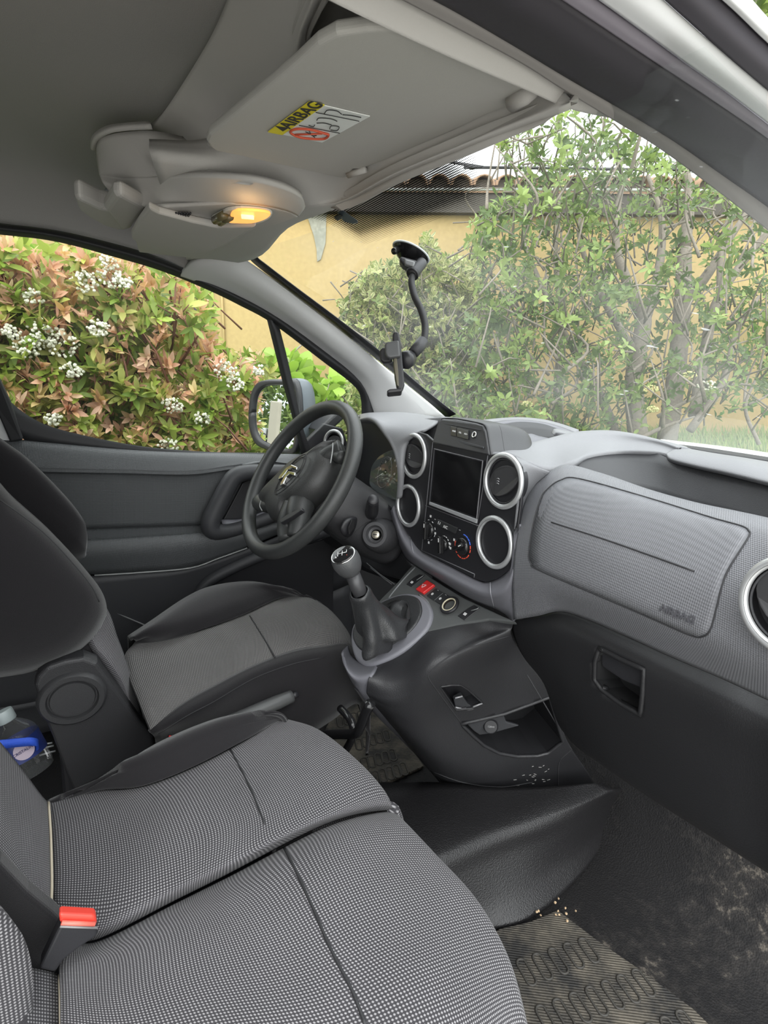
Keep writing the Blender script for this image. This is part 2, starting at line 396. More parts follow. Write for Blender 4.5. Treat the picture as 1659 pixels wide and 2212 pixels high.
# ------------------------------------------------------------------ windscreen
def wsplane():
    a = [P(540, 545, X=-0.50), V(-0.2, 0.43, 1.222), V(0.1, 0.455, 1.225), V(0.36, 0.44, 1.215), V(0.52, 0.40, 1.19)]
    b = [V(-0.66, 1.00, 0.855), V(-0.30, 1.10, 0.865), V(0.0, 1.12, 0.868), V(0.36, 1.02, 0.86), V(0.72, 0.80, 0.84)]
    m = [x.lerp(y, 0.5)+V(0, 0.02, 0.025) for x, y in zip(a, b)]
    return [a, m, b]
WS = wsplane()
ws = loft('window_1', WS, GLASS_W, None, 6, 8, 0.0)
tag(ws, 'dusty windscreen with wiper marks', 'windscreen', kind='structure')
def on_ws(x, y, off=0.0):
    """place on the windscreen seen at pixel x, y"""
    r = ray(x, y); dg = ws.data
    best = None
    for p in dg.polygons:
        v = [dg.vertices[i].co for i in p.vertices]
        n = p.normal; d = r.dot(n)
        if abs(d) < 1e-9: continue
        t = (v[0]-EYE).dot(n)/d; q = EYE+r*t
        c = p.center; rad = max((w-c).length for w in v)
        dd = (q-c).length/rad
        if t > 0 and (best is None or dd < best[0]): best = (dd, q - r.normalized()*off, n)
    return best[1]
# black edge band of the pane on the pillar and header side, and the dotted sun band behind the mirror foot
edgepx = [(965, 903), (900, 846), (820, 781), (725, 706), (625, 629), (560, 579), (537, 556), (542, 541), (575, 518)]
inpx = [(985, 895), (913, 838), (834, 770), (738, 695), (640, 622), (577, 574), (556, 557), (557, 546), (585, 525)]
bd = loft('edge_band', [[on_ws(a, b, 0.002) for a, b in edgepx], [on_ws(a, b, 0.002) for a, b in inpx]], BLACK, ws, 4, 1, 0.002, 'sl')
def fritmat():
    m, t, p = newmat('dotted_black_print'); t.nodes.remove(p); out = t.nodes['Material Output']
    o = uvmath(t, 0.0042, PI/4)
    g = N(t, 'ShaderNodeTexCoord'); s = N(t, 'ShaderNodeSeparateXYZ'); t.links.new(g.outputs['UV'], s.inputs[0])
    at = N(t, 'ShaderNodeAttribute'); at.attribute_name = 'tint'
    sp = N(t, 'ShaderNodeSeparateColor'); t.links.new(at.outputs['Color'], sp.inputs[0])
    mr = N(t, 'ShaderNodeMapRange'); mr.inputs[1].default_value = 0; mr.inputs[2].default_value = 1; mr.inputs[3].default_value = 1.05; mr.inputs[4].default_value = -0.55
    t.links.new(sp.outputs[0], mr.inputs[0])
    gt = N(t, 'ShaderNodeMath', operation='GREATER_THAN'); t.links.new(o, gt.inputs[0]); t.links.new(mr.outputs[0], gt.inputs[1])
    tr = N(t, 'ShaderNodeBsdfTransparent'); d = N(t, 'ShaderNodeBsdfDiffuse'); d.inputs[0].default_value = (0.02, 0.02, 0.02, 1)
    mx = N(t, 'ShaderNodeMixShader'); t.links.new(gt.outputs[0], mx.inputs[0]); t.links.new(tr.outputs[0], mx.inputs[1]); t.links.new(d.outputs[0], mx.inputs[2]); t.links.new(mx.outputs[0], out.inputs[0])
    return m
# dotted band: outer soft edge -> dense middle, a fan of quads with the dot size carried per point
def frit():
    A = [(700, 462), (775, 520), (880, 487), (1003, 448), (1060, 430), (975, 350), (1010, 318)]
    rows_ = [[(668, 470), (700, 455), (760, 410), (850, 370), (935, 330), (1100, 270)],
             [(700, 478), (735, 470), (800, 440), (890, 400), (960, 362), (1020, 318)],
             [(735, 496), (772, 497), (850, 474), (930, 446), (998, 420), (1040, 385)],
             [(740, 515), (790, 528), (870, 503), (960, 470), (1040, 450), (1075, 415)]]
    val = [[0.4, .9, .9, .9, .9, 0.25], [.35, .95, .95, .95, .95, .25], [.25, .95, .95, .95, .9, .15], [0, .15, .15, .15, .1, 0]]
    vs = []; uv = []; co = []; n = 8
    R = [[V(a, b, val[i][j]) for j, (a, b) in enumerate(r)] for i, r in enumerate(rows_)]
    R = [lin(r, n) for r in R]; cols = [lin(list(c), n) for c in zip(*R)]
    nj = len(cols[0])
    for c in cols:
        for q in c:
            w = on_ws(q.x, q.y, 0.003); vs.append(w); uv.append((w.x, (w.y**2+w.z**2)**0.5 if False else (w.y-w.z)/1.41)); co.append((q.z, q.z, q.z, 1))
    fs = [(i*nj+j, (i+1)*nj+j, (i+1)*nj+j+1, i*nj+j+1) for i in range(len(cols)-1) for j in range(nj-1)]
    return mk('dotted_band', vs, fs, fritmat(), ws, uv, cols=co)
frit()

# ------------------------------------------------------------------ pillars
Wp = [(500, 540), (590, 604), (680, 672), (770, 742), (870, 824), (972, 906)]
Ip = [(400, 585), (515, 628), (610, 684), (700, 752), (782, 822), (818, 905)]
def pil():
    xs_w = [-0.52, -0.545, -0.575, -0.60, -0.63, -0.655]; xs_i = [-0.585, -0.60, -0.625, -0.65, -0.67, -0.69]
    a = [P(*p, X=x) for p, x in zip(Wp, xs_w)]; b = [P(*p, X=x) for p, x in zip(Ip, xs_i)]
    m1 = [u.lerp(w, 0.35) + V(0.012, -0.006, -0.004) for u, w in zip(a, b)]
    m2 = [u.lerp(w, 0.72) + V(0.014, -0.012, 0.0) for u, w in zip(a, b)]
    o = c = [P(p[0]-10, p[1]+12, X=x-0.03) for p, x in zip(Ip, xs_i)]
    o = loft('trim_1', [a, m1, m2, b, c], PILLAR, None, 5, 5, 0.012)
    return tag(o, 'light grey plastic trim of the driver side windscreen pillar', 'pillar trim', kind='structure')
pil()
# passenger side: roof rail and pillar trim, dark door seal, white body edge, outer rubber, as bars side by side
def strip(name, l1, l2, m, lab, cat, x1, x2, bulge=0.012, th=0.012, n=6):
    """long moulding between two pixel lines that lie in the planes X = x1 and X = x2"""
    a = [P(*p, X=x1) for p in l1]; b = [P(*p, X=x2) for p in l2]
    mids = []
    for u, w in zip(a, b):
        c = (u+w)/2; mids.append(c + (EYE-c).normalized()*bulge)
    d_ = (a[0]-a[1]+b[0]-b[1]).normalized(); q_ = (a[0]-a[1]).length
    a, mids, b = [[l[0]+d_*(q_*3.2)+V(0, -.12, 0), l[0]+d_*(q_*2.0), l[0]+d_*q_]+l for l in (a, mids, b)]
    o = loft(name, [a, mids, b], m, None, n, 6, th)
    return tag(o, lab, cat, kind='structure')
strip('trim_2', [(560, -90), (720, 4), (850, 68), (990, 132), (1130, 192), (1230, 235), (1332, 258)], [(800, -90), (960, -8), (1090, 70), (1170, 118), (1270, 180), (1350, 226), (1410, 262)], HEADPL, 'grey edge of the roof lining above the passenger door', 'roof trim', 0.385, 0.395, 0.004)
strip('trim_3', [(1322, 258), (1420, 318), (1530, 398), (1659, 498), (1800, 612)], [(1362, 236), (1460, 298), (1570, 376), (1659, 442), (1800, 552)], mat('pillar_taupe', (0.25, 0.235, 0.225), 0.75), 'grey brown trim of the passenger side windscreen pillar', 'pillar trim', 0.40, 0.41, 0.004)
strip('trim_4', [(745, -90), (935, 0), (1080, 82), (1230, 172), (1355, 244), (1460, 308), (1560, 378), (1659, 448), (1800, 556)], [(1050, -100), (1180, -20), (1300, 62), (1420, 142), (1520, 208), (1600, 262), (1659, 304), (1740, 362), (1850, 446)],
      mat('dark_door_seal', (0.040, 0.036, 0.043), 0.7, bump=0.2, scale=200), 'broad dark rubber seal around the passenger door opening', 'door seal', 0.41, 0.47, 0.012, 0.02)
strip('trim_5', [(1045, -110), (1175, -26), (1298, 56), (1420, 138), (1520, 204), (1600, 258), (1659, 300), (1850, 440)], [(1130, -110), (1255, -26), (1370, 56), (1480, 136), (1570, 200), (1640, 254), (1690, 292), (1880, 430)], mat('grey_mauve_rubber', (0.16, 0.145, 0.17), 0.6), 'pale inner lip of the passenger door frame', 'door frame lip', 0.472, 0.478, 0.002)
strip('trim_6', [(1125, -112), (1252, -28), (1368, 54), (1478, 134), (1568, 198), (1640, 252), (1690, 290), (1880, 428)], [(1300, -110), (1400, -30), (1470, 32), (1560, 112), (1630, 172), (1690, 222), (1740, 262), (1900, 390)], mat('white_body_paint', (0.80, 0.81, 0.82), 0.55), 'white painted roof edge above the passenger door', 'roof edge', 0.48, 0.50, 0.006)
strip('trim_7', [(1298, -112), (1398, -32), (1468, 30), (1558, 110), (1628, 170), (1720, 245)], [(1430, -110), (1520, -34), (1590, 28), (1650, 86), (1720, 150), (1800, 220)], mat('dark_outer_rubber', (0.045, 0.04, 0.05), 0.6), 'dark rubber strip on the outer roof edge', 'rubber strip', 0.502, 0.515, 0.006)
strip('trim_8', [(1428, -112), (1518, -36), (1588, 26), (1648, 84), (1720, 148)], [(1475, -112), (1560, -36), (1620, 20), (1675, 72), (1740, 130)], mat('white_gutter_paint', (0.80, 0.81, 0.82), 0.5), 'thin white rain gutter on the outer roof edge', 'rain gutter', 0.517, 0.522, 0.003)

# ------------------------------------------------------------------ driver door
D1 = thing('door_1', (-0.75, 0.3, 0.0), 'driver door with dark trim panel seen across the seats', 'door', kind='structure')
top = [(-160, 940), (11, 947), (112, 955), (262, 968), (411, 976), (594, 980), (700, 985), (820, 1010)]
l2 = [(-160, 950), (11, 957), (112, 968), (262, 981), (411, 988), (594, 992), (700, 997), (820, 1020)]
l3 = [(-160, 1005), (11, 1012), (105, 1018), (262, 1021), (411, 1024), (510, 1012), (600, 1006), (820, 1040)]
l3b = [(-160, 1012), (11, 1018), (105, 1024), (262, 1027), (411, 1030), (520, 1018), (610, 1012), (820, 1046)]
l4 = [(-160, 1090), (11, 1092), (105, 1094), (262, 1096), (411, 1094), (510, 1090), (610, 1080), (820, 1070)]
l5 = [(-160, 1150), (11, 1148), (105, 1145), (262, 1140), (411, 1135), (510, 1128), (610, 1115), (820, 1100)]
def dl(pts, x): return [P(*p, X=x) for p in pts]
loft('upper_panel', [dl(top, -0.745), dl(l2, -0.722), dl(l3, -0.700), dl(l3b, -0.708), dl(l4, -0.716), dl(l5, -0.722)], DOORDOT, D1, 5, 4, 0.01)
l6 = [(-160, 1188), (11, 1180), (105, 1172), (189, 1165), (300, 1158), (430, 1149), (540, 1135), (640, 1108), (760, 1075)]
l7 = [(-160, 1192), (11, 1184), (105, 1177), (189, 1170), (300, 1163), (430, 1154), (540, 1140), (640, 1112), (760, 1080)]
l8 = [(-160, 1215), (11, 1210), (105, 1202), (189, 1195), (300, 1188), (430, 1176), (540, 1158), (640, 1128), (760, 1092)]
l9 = [(-160, 1262), (11, 1255), (105, 1248), (204, 1241), (300, 1235), (411, 1225), (534, 1182), (640, 1140), (760, 1105)]
l5b = [(-160, 1150), (11, 1148), (105, 1145), (189, 1142), (300, 1138), (430, 1133), (540, 1122), (640, 1098), (760, 1066)]
loft('armrest', [dl(l5b, -0.722), dl(l6, -0.690), dl(l7, -0.672), dl(l8, -0.660), dl(l9, -0.676)], DOORDOT, D1, 5, 4, 0.01)
l10 = [(-160, 1268), (11, 1260), (105, 1252), (204, 1245), (300, 1239), (411, 1229), (534, 1187), (640, 1145), (760, 1110)]
l11 = [(-160, 1400), (11, 1390), (105, 1370), (204, 1340), (300, 1310), (400, 1280), (534, 1235), (640, 1190), (760, 1150)]
l12 = [(-160, 1560), (11, 1540), (105, 1520), (204, 1480), (320, 1430), (440, 1380), (534, 1350), (640, 1310), (760, 1260)]
loft('lower_panel', [dl(l10, -0.682), dl(l11, -0.690), dl(l12, -0.700)], DARK, D1, 5, 5, 0.01)
loft('kick_panel', [dl(l12, -0.702), [P(*p, X=-0.70)*1.0 if False else V(-0.72, P(*p, X=-0.70).y+0.02, 0.12) for p in l12], [V(-0.73, P(*p, X=-0.70).y+0.02, -0.01) for p in l12]], DARK, D1, 5, 4, 0.01)
tube('seam', dl([(204, 1243), (300, 1237), (411, 1227), (470, 1207), (534, 1184)], -0.676), 0.0022, mat('pale_seam', (0.30, 0.31, 0.31), 0.5), D1, 6, 4)
tube('seam', dl([(225, 1312), (270, 1332), (330, 1358)], -0.692), 0.002, mat('pale_seam_low', (0.22, 0.23, 0.23), 0.5), D1, 6, 4)
# map pocket lip
tube('storage_pocket', dl([(425, 1300), (430, 1278), (460, 1250), (530, 1215), (620, 1180), (700, 1150)], -0.672), [0.004, 0.012, 0.016, 0.016, 0.016, 0.016], DARK, D1, 12, 5)
prism('pocket_opening', dl([(420, 1290), (460, 1258), (540, 1220), (640, 1185), (720, 1160), (720, 1330), (560, 1400), (420, 1330)], -0.684), V(-0.008, 0, 0), BLACK, D1, 0.002)
# pull handle: a framed grip
hp = dl([(640, 1020), (590, 1020), (536, 1021), (507, 1030), (490, 1055), (468, 1098), (455, 1128), (462, 1147), (495, 1147), (545, 1132), (620, 1104)], -0.672)
hd = tube('pull_handle', hp, [0.020, 0.021, 0.022, 0.023, 0.024, 0.025, 0.026, 0.026, 0.02, 0.018, 0.018], DARK, D1, 14, 5)
prism('handle_recess', dl([(640, 1030), (540, 1036), (524, 1044), (497, 1096), (482, 1124), (500, 1140), (600, 1110), (660, 1090)], -0.700), V(-0.01, 0, 0), BLACK, D1, 0.002)
loft('grip_shelf', [dl([(478, 1122), (520, 1121), (560, 1108), (610, 1090)], -0.690), dl([(482, 1140), (520, 1134), (565, 1118), (615, 1098)], -0.672)], MIDGREY, D1, 4, 3, 0.006)
# window frame: seal along the top, divider, foot
so_ = [(-300, 452), (0, 482), (125, 498), (250, 527), (350, 557), (440, 596), (520, 634), (600, 679), (700, 753), (768, 803), (803, 843), (818, 905)]
gi = [(-300, 480), (0, 507), (125, 523), (250, 556), (350, 586), (450, 627), (520, 661), (590, 700), (700, 783), (762, 831), (779, 860), (781, 905)]
xs = [-0.635, -0.63, -0.63, -0.628, -0.625, -0.62, -0.63, -0.645, -0.665, -0.685, -0.695, -0.70]
mi = [((a[0]+b[0])/2, (a[1]+b[1])/2) for a, b in zip(so_, gi)]
loft('window_frame', [[P(*p, X=x) for p, x in zip(so_, xs)], [P(*p, X=x+0.012) for p, x in zip(mi, xs)], [P(*p, X=x-0.01) for p, x in zip(gi, xs)]], RUBBER, D1, 5, 4, 0.012)
lt = [(575, 684), (594, 760), (612, 832), (632, 905), (652, 985)]; rt = [(604, 708), (621, 775), (638, 850), (655, 925), (676, 985)]
xd_ = [-0.65, -0.67, -0.69, -0.71, -0.735]
loft('quarter_light_post', [[P(*p, X=x) for p, x in zip(lt, xd_)], [P((a[0]+b[0])/2, (a[1]+b[1])/2, X=x+0.012) for a, b, x in zip(lt, rt, xd_)], [P(*p, X=x) for p, x in zip(rt, xd_)]], RUBBER, D1, 4, 4, 0.012)
cornr = [P(*p, X=-0.745) for p in [(-60, 760), (0, 818), (18, 862), (75, 906), (150, 933), (300, 963), (450, 976), (594, 979), (700, 990)]]
corno = [P(*p, X=-0.740) for p in [(-60, 830), (-10, 880), (45, 945), (90, 955), (160, 962), (300, 973), (450, 981), (594, 984), (700, 995)]]
loft('belt_seal', [cornr, corno], RUBBER, D1, 5, 3, 0.012, 'sl')
# mirror foot triangle in the quarter light corner
prism('mirror_foot', dl([(655, 985), (652, 962), (700, 915), (740, 925), (752, 960), (756, 1010)], -0.735), V(-0.02, 0, 0), BLACK, D1, 0.004)
# B pillar edge and white body behind it
bp = prism('wall_left', [P(-130, 740, X=-0.68), P(-3, 815, X=-0.70), P(22, 868, X=-0.71), P(50, 950, X=-0.72), P(22, 955, X=-0.72), P(-10, 880, X=-0.71), P(-130, 800, X=-0.68)], V(-0.03, 0, 0), RUBBER, None, 0.004)
tag(bp, 'black seal of the driver door rear pillar', 'door seal', kind='structure')
bp = prism('wall_left', [P(-130, 780, X=-0.715), P(-8, 862, X=-0.715), P(28, 955, X=-0.73), P(-130, 1000, X=-0.73)], V(-0.03, 0, 0), WHITE, None, 0.004)
tag(bp, 'white painted door pillar at the rear of the driver window', 'door pillar', kind='structure')
# panes of the driver door
g2 = loft('window_2', [[P(*p, X=x-0.012) for p, x in zip(gi[:8], xs[:8])], [P(*p, X=-0.752) for p in [(-300, 860), (0, 920), (90, 935), (200, 955), (300, 975), (420, 985), (520, 985), (640, 985)]]], GLASS_S, None, 4, 4, 0)
tag(g2, 'driver door window pane', 'side window', kind='structure')
g3 = mk('window_3', [P(600, 708, X=-0.67), P(700, 783, X=-0.68), P(764, 832, X=-0.70), P(782, 870, X=-0.71), P(782, 960, X=-0.74), P(660, 985, X=-0.752), P(630, 840, X=-0.71)], [tuple(range(7))], GLASS_S, None, smooth=False)
tag(g3, 'small triangular quarter light pane', 'side window', kind='structure')
# ------------------------------------------------------------------ outside: house, bank, plants
UG = (RGT*((785-CXP)/F_PIX) + UPV*((CYP-6203)/F_PIX) + FWD)*-1.0; UG.normalize()      # true vertical (the van stands on a slight slope)
HR = FWD.cross(UG).normalized(); HF = UG.cross(HR).normalized()                     # along the house front, and towards it
GZ = -1.30                                                                          # road level below the eye
def G(r, f, u): return EYE + HR*r + HF*f + UG*u
road = loft('ground', [[G(r, f, GZ) for r in (-30, -10, 0, 10, 30)] for f in (-30, -5, 2, 8, 30)], mat('pale_concrete_road', (0.52, 0.50, 0.46), 0.9, bump=0.6, scale=30, var=0.4), None, 2, 2, 0.05, 'll')
tag(road, 'pale road the van stands on', 'road', kind='structure')
STUCCO = mat('ochre_stucco', (0.50, 0.37, 0.165), 0.9, bump=0.25, scale=30, var=0.25, detail=6)
HOUSE = thing('house', G(0, 5.7, GZ), 'ochre rendered house with a clay tiled roof edge beyond the windscreen', 'house')
FW = 5.7

def PW(x, y, d=0.0):
    return P(x, y, pl=(G(0, FW+d, 0), HF))
bt = PW(1050, 418).dot(UG) - EYE.dot(UG)
box('wall', G(3.2, FW+0.15, (bt-0.02-1.9)/2), (HR, HF, UG), (7.0, 0.15, (bt-0.02+1.9)/2), STUCCO, HOUSE, 0.01)
TILE = mat('clay_roof_tile', (0.42, 0.27, 0.17), 0.85, bump=0.3, scale=40, var=0.5)
TILED = mat('dark_under_tiles', (0.10, 0.085, 0.075), 0.9)
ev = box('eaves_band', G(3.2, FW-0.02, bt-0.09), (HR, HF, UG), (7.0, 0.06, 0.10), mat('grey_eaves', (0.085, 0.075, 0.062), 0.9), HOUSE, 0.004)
box('tile_mortar', G(3.2, FW-0.05, bt+0.05), (HR, HF, UG), (7.0, 0.02, 0.045), mat('tile_mortar', (0.17, 0.145, 0.12), 0.9), HOUSE, 0)
tube('gutter_cable', [G(-3, FW-0.10, bt+0.0), G(0.0, FW-0.10, bt-0.005), G(2, FW-0.10, bt+0.01), G(9, FW-0.10, bt)], 0.014, mat('pale_cable', (0.6, 0.62, 0.6), 0.6), HOUSE, 8, 3)
tv = []
nt_ = 70; pitch = 0.205
for k in range(nt_):
    r0 = -3.0 + k*pitch
    vs = []; fs = []; s = 9
    for a in range(s):
        th = PI*a/(s-1)
        for q, (ff, uu, rad) in enumerate(((-0.16, 0.02, 0.098), (1.6, 0.50, 0.085))):
            for rr in (rad, rad-0.016):
                vs.append(G(r0 - rr*math.cos(th), FW+ff, bt+uu+rr*0.95*math.sin(th)))
    for a in range(s-1):
        i = a*4; j = i+4
        fs += [(i, j, j+2, i+2), (i+1, i+3, j+3, j+1), (i, i+1, j+1, j), (i+2, j+2, j+3, i+3)]
    tv.append((vs, fs))
join_geo('roof_tiles', tv, TILE, HOUSE)
prism('roof_slab', [G(-3.4, FW-0.1, bt+0.005), G(11, FW-0.1, bt+0.005), G(11, FW+1.7, bt+0.5), G(-3.4, FW+1.7, bt+0.5)], UG*-0.03, TILE, HOUSE, 0)
# edge moulding and dark shutter at the left end seen through the driver window
tube('render_edge', [PW(474, 560, -0.02), PW(482, 690, -0.02), PW(490, 900, -0.02)], 0.012, STUCCO, HOUSE, 8)
prism('shutter', [PW(395, 580, -0.03), PW(455, 575, -0.03), PW(463, 720, -0.03), PW(405, 725, -0.03)], HF*0.03, mat('dark_shutter', (0.05, 0.045, 0.04), 0.8), HOUSE, 0.004)
# grey patch of bare render
MORT = mat('grey_mortar', (0.40, 0.40, 0.33), 0.95, bump=0.5, scale=25, var=0.5)
prism('bare_mortar_patch', [PW(a, b, -0.012) for a, b in [(640, 400), (720, 400), (705, 470), (703, 525), (693, 560), (685, 565), (684, 540), (678, 510), (668, 480)]], HF*0.006, MORT, HOUSE, 0)
cb = tube('overhead_cable', [G(-4, FW-1.0, PW(700, 330).dot(UG)-EYE.dot(UG)+0.05), P(962, 348, pl=(G(0, FW-1.0, 0), HF)), P(1100, 362, pl=(G(0, FW-1.0, 0), HF)), G(6, FW-1.0, P(1500, 370, pl=(G(0, FW-1.0, 0), HF)).dot(UG)-EYE.dot(UG))], 0.011, BLACK, None, 8, 4)
tag(cb, 'black overhead cable crossing the sky above the roof tiles', 'cable')
# grassy bank rising to the house
GRASSM = mat('bank_turf', (0.10, 0.17, 0.035), 0.95, bump=0.8, scale=40, var=0.5)
bh = PW(1560, 940).dot(UG) - EYE.dot(UG)
bank = loft('ground', [[G(r, 1.7, GZ) for r in (-6, -2, 0, 2, 5, 10)], [G(r, 3.2, GZ+0.35) for r in (-6, -2, 0, 2, 5, 10)], [G(r, 4.6, bh-0.08) for r in (-6, -2, 0, 2, 5, 10)], [G(r, 5.75, bh) for r in (-6, -2, 0, 2, 5, 10)]], GRASSM, None, 4, 5, 0.05)
bank.name = 'grass_bank'; tag(bank, 'turf bank rising to the foot of the ochre house', 'bank', kind='structure')
rng = random.Random(7)
def leafmat(name, rough=0.45, trans=0.35):
    m, t, p = newmat(name); at = N(t, 'ShaderNodeAttribute'); at.attribute_name = 'tint'
    t.links.new(at.outputs['Color'], p.inputs['Base Color']); p.inputs['Roughness'].default_value = rough; p.inputs['Specular IOR Level'].default_value = 0.4
    tl = N(t, 'ShaderNodeBsdfTranslucent'); t.links.new(at.outputs['Color'], tl.inputs[0])
    mx = N(t, 'ShaderNodeMixShader'); mx.inputs[0].default_value = trans
    t.links.new(p.outputs[0], mx.inputs[1]); t.links.new(tl.outputs[0], mx.inputs[2]); t.links.new(mx.outputs[0], t.nodes['Material Output'].inputs[0])
    return m
LEAF = leafmat('living_leaf', 0.4, 0.42)
BARK = mat('grey_brown_bark', (0.27, 0.235, 0.19), 0.9, bump=0.9, scale=60, var=0.5)
TWIG = mat('reddish_twig', (0.20, 0.09, 0.06), 0.8)
class Leaves:
    def __init__(s): s.v = []; s.f = []; s.c = []
    def leaf(s, o, d, up, L, w, col, fold=0.25, droop=0.15, edge=None):
        d = d.normalized(); sd = d.cross(up)
        if sd.length < 1e-4: sd = d.cross(Vector((1, 0.3, 0)))
        sd.normalize(); n = sd.cross(d)
        b = len(s.v); P_ = []
        for t, ww in ((0.0, 0.04), (0.3, 0.85), (0.6, 1.0), (0.85, 0.55), (1.0, 0.0)):
            mid = o + d*(L*t) - n*(droop*L*t*t)
            if ww == 0: P_ += [mid]
            else: P_ += [mid - sd*(w*ww/2) + n*(fold*w*ww/2), mid, mid + sd*(w*ww/2) + n*(fold*w*ww/2)]
        s.v += P_
        for k in range(3):
            i = b+k*3; s.f += [(i, i+3, i+4, i+1), (i+1, i+4, i+5, i+2)]
        i = b+9; s.f += [(i, b+12, i+1), (i+1, b+12, i+2)]
        for k, q in enumerate(P_):
            s.c.append((*((edge if (edge and k % 3 != 1 and k < 12) else col)), 1))
def rv():
    while True:
        v = Vector((rng.uniform(-1, 1), rng.uniform(-1, 1), rng.uniform(-1, 1)))
        if 0.05 < v.length < 1: return v.normalized()
def inpoly(x, y, poly):
    c = False; n = len(poly)
    for i in range(n):
        x1, y1 = poly[i]; x2, y2 = poly[i-1]
        if (y1 > y) != (y2 > y) and x < (x2-x1)*(y-y1)/(y2-y1)+x1: c = not c
    return c
def inside(poly):
    xs_ = [p[0] for p in poly]; ys_ = [p[1] for p in poly]
    while True:
        x = rng.uniform(min(xs_), max(xs_)); y = rng.uniform(min(ys_), max(ys_))
        if inpoly(x, y, poly): return x, y
def mixc(a, b, t): return tuple(a[i]*(1-t)+b[i]*t for i in range(3))
def jit(c, a=0.2):
    k = 1+rng.uniform(-a, a); return tuple(max(0.005, min(0.95, q*k)) for q in c)
def stemsgeo(lst, seg=6):
    vs = []; fs = []
    for pts, rad in lst:
        a, b = tube_geo(pts, rad, seg, True, len(vs)); vs += a; fs += b
    return vs, fs
def wob(a, b, n, k):
    pts = [a.lerp(b, i/n) + rv()*k*(a-b).length*(0 if i in (0, n) else 1) for i in range(n+1)]
    return cr(pts, 3)

# --- large copper and green shrub with white flower heads beside the driver window
PH = thing('flowering_shrub', P(250, 1200, X=-1.9), 'large shrub with coppery young leaves and white flower heads outside the driver window', 'shrub')
L = Leaves(); poly = [(-260, 470), (20, 505), (70, 545), (130, 520), (240, 530), (330, 560), (405, 585), (455, 630), (460, 720), (490, 760), (560, 765), (600, 800), (625, 850), (640, 985), (560, 1060), (-260, 1060)]
tw = []
GRN = [(0.22, 0.32, 0.045), (0.34, 0.44, 0.08), (0.46, 0.50, 0.13), (0.16, 0.25, 0.04), (0.50, 0.48, 0.16)]
COP = [(0.66, 0.38, 0.25), (0.76, 0.50, 0.36), (0.62, 0.40, 0.16), (0.68, 0.54, 0.24), (0.74, 0.42, 0.29), (0.80, 0.58, 0.42)]
for i in range(3300):
    x, y = inside(poly); dep = rng.random()**1.6
    X = -1.32 - dep*0.95 - (0.25 if x > 470 else 0)
    o = P(x, y, X=X)
    ax = (V(0.75, -0.15, 0.65) + rv()*0.75).normalized()
    young = rng.random() < (0.62 if y < 640 else 0.42) and dep < 0.75
    k = rng.randint(5, 9); u, v, w_ = frame_of(ax); ph0 = rng.random()*6
    base = rng.choice(COP if young else GRN)
    for j in range(k):
        a = ph0 + j*2.4; til = rng.uniform(0.45, 1.25) if not young else rng.uniform(0.25, 0.9)
        d = ax*math.cos(til) + (u*math.cos(a)+v*math.sin(a))*math.sin(til)
        Lh = rng.uniform(0.042, 0.072)*(0.9 if young else 1.05)
        c = jit(mixc(base, rng.choice(COP if young else GRN), rng.random()*0.6), 0.22)
        L.leaf(o - ax*rng.uniform(0, 0.05), d, ax, Lh, Lh*rng.uniform(0.27, 0.37), c, 0.3, rng.uniform(0, 0.35))
    if i % 3 == 0: tw.append(([o-ax*0.22+rv()*0.03, o-ax*0.1, o], [0.005, 0.0035, 0.0018]))
mk('foliage', L.v, L.f, LEAF, PH, cols=L.c)
for i in range(10):
    x, y = inside([(0, 700), (450, 700), (560, 900), (100, 1000)]); a = P(300, 1260, X=-1.9)+V(rng.uniform(-.2, .2), rng.uniform(-.3, .3), 0); b = P(x, y, X=-1.75)
    tw.append((wob(a, b, 4, 0.06), 0.009))
join_geo('twigs', [stemsgeo(tw)], TWIG, PH)
FLW = mat('creamy_flower', (0.66, 0.66, 0.54), 0.8)
fl_px = [(185, 605, 1.0), (240, 597, 1.0), (272, 610, .6), (72, 640, .7), (95, 720, 1.3), (130, 740, 1.3), (60, 750, 1.0), (215, 710, .9), (155, 800, .8), (235, 565, .7), (490, 800, 1.2), (510, 830, .8), (375, 875, .9), (440, 905, .8), (115, 905, .6), (365, 962, .8), (20, 715, .7), (560, 800, .6)]
for x, y, s in fl_px:
    o = P(x, y, X=-1.30); parts = []
    for q in range(int(60*s)):
        a = rv()*rng.uniform(.5, 1); c = o + V(a.x*0.03-.02, a.y*0.045, a.z*0.036)*s
        parts.append(c)
    bm = bmesh.new()
    for c in parts: bmesh.ops.create_icosphere(bm, subdivisions=1, radius=rng.uniform(0.0038, 0.0065), matrix=Matrix.Translation(c))
    me = bpy.data.meshes.new('flower_head'); bm.to_mesh(me); bm.free(); me.materials.append(FLW)
    place(bpy.data.objects.new('flower_head', me), PH)

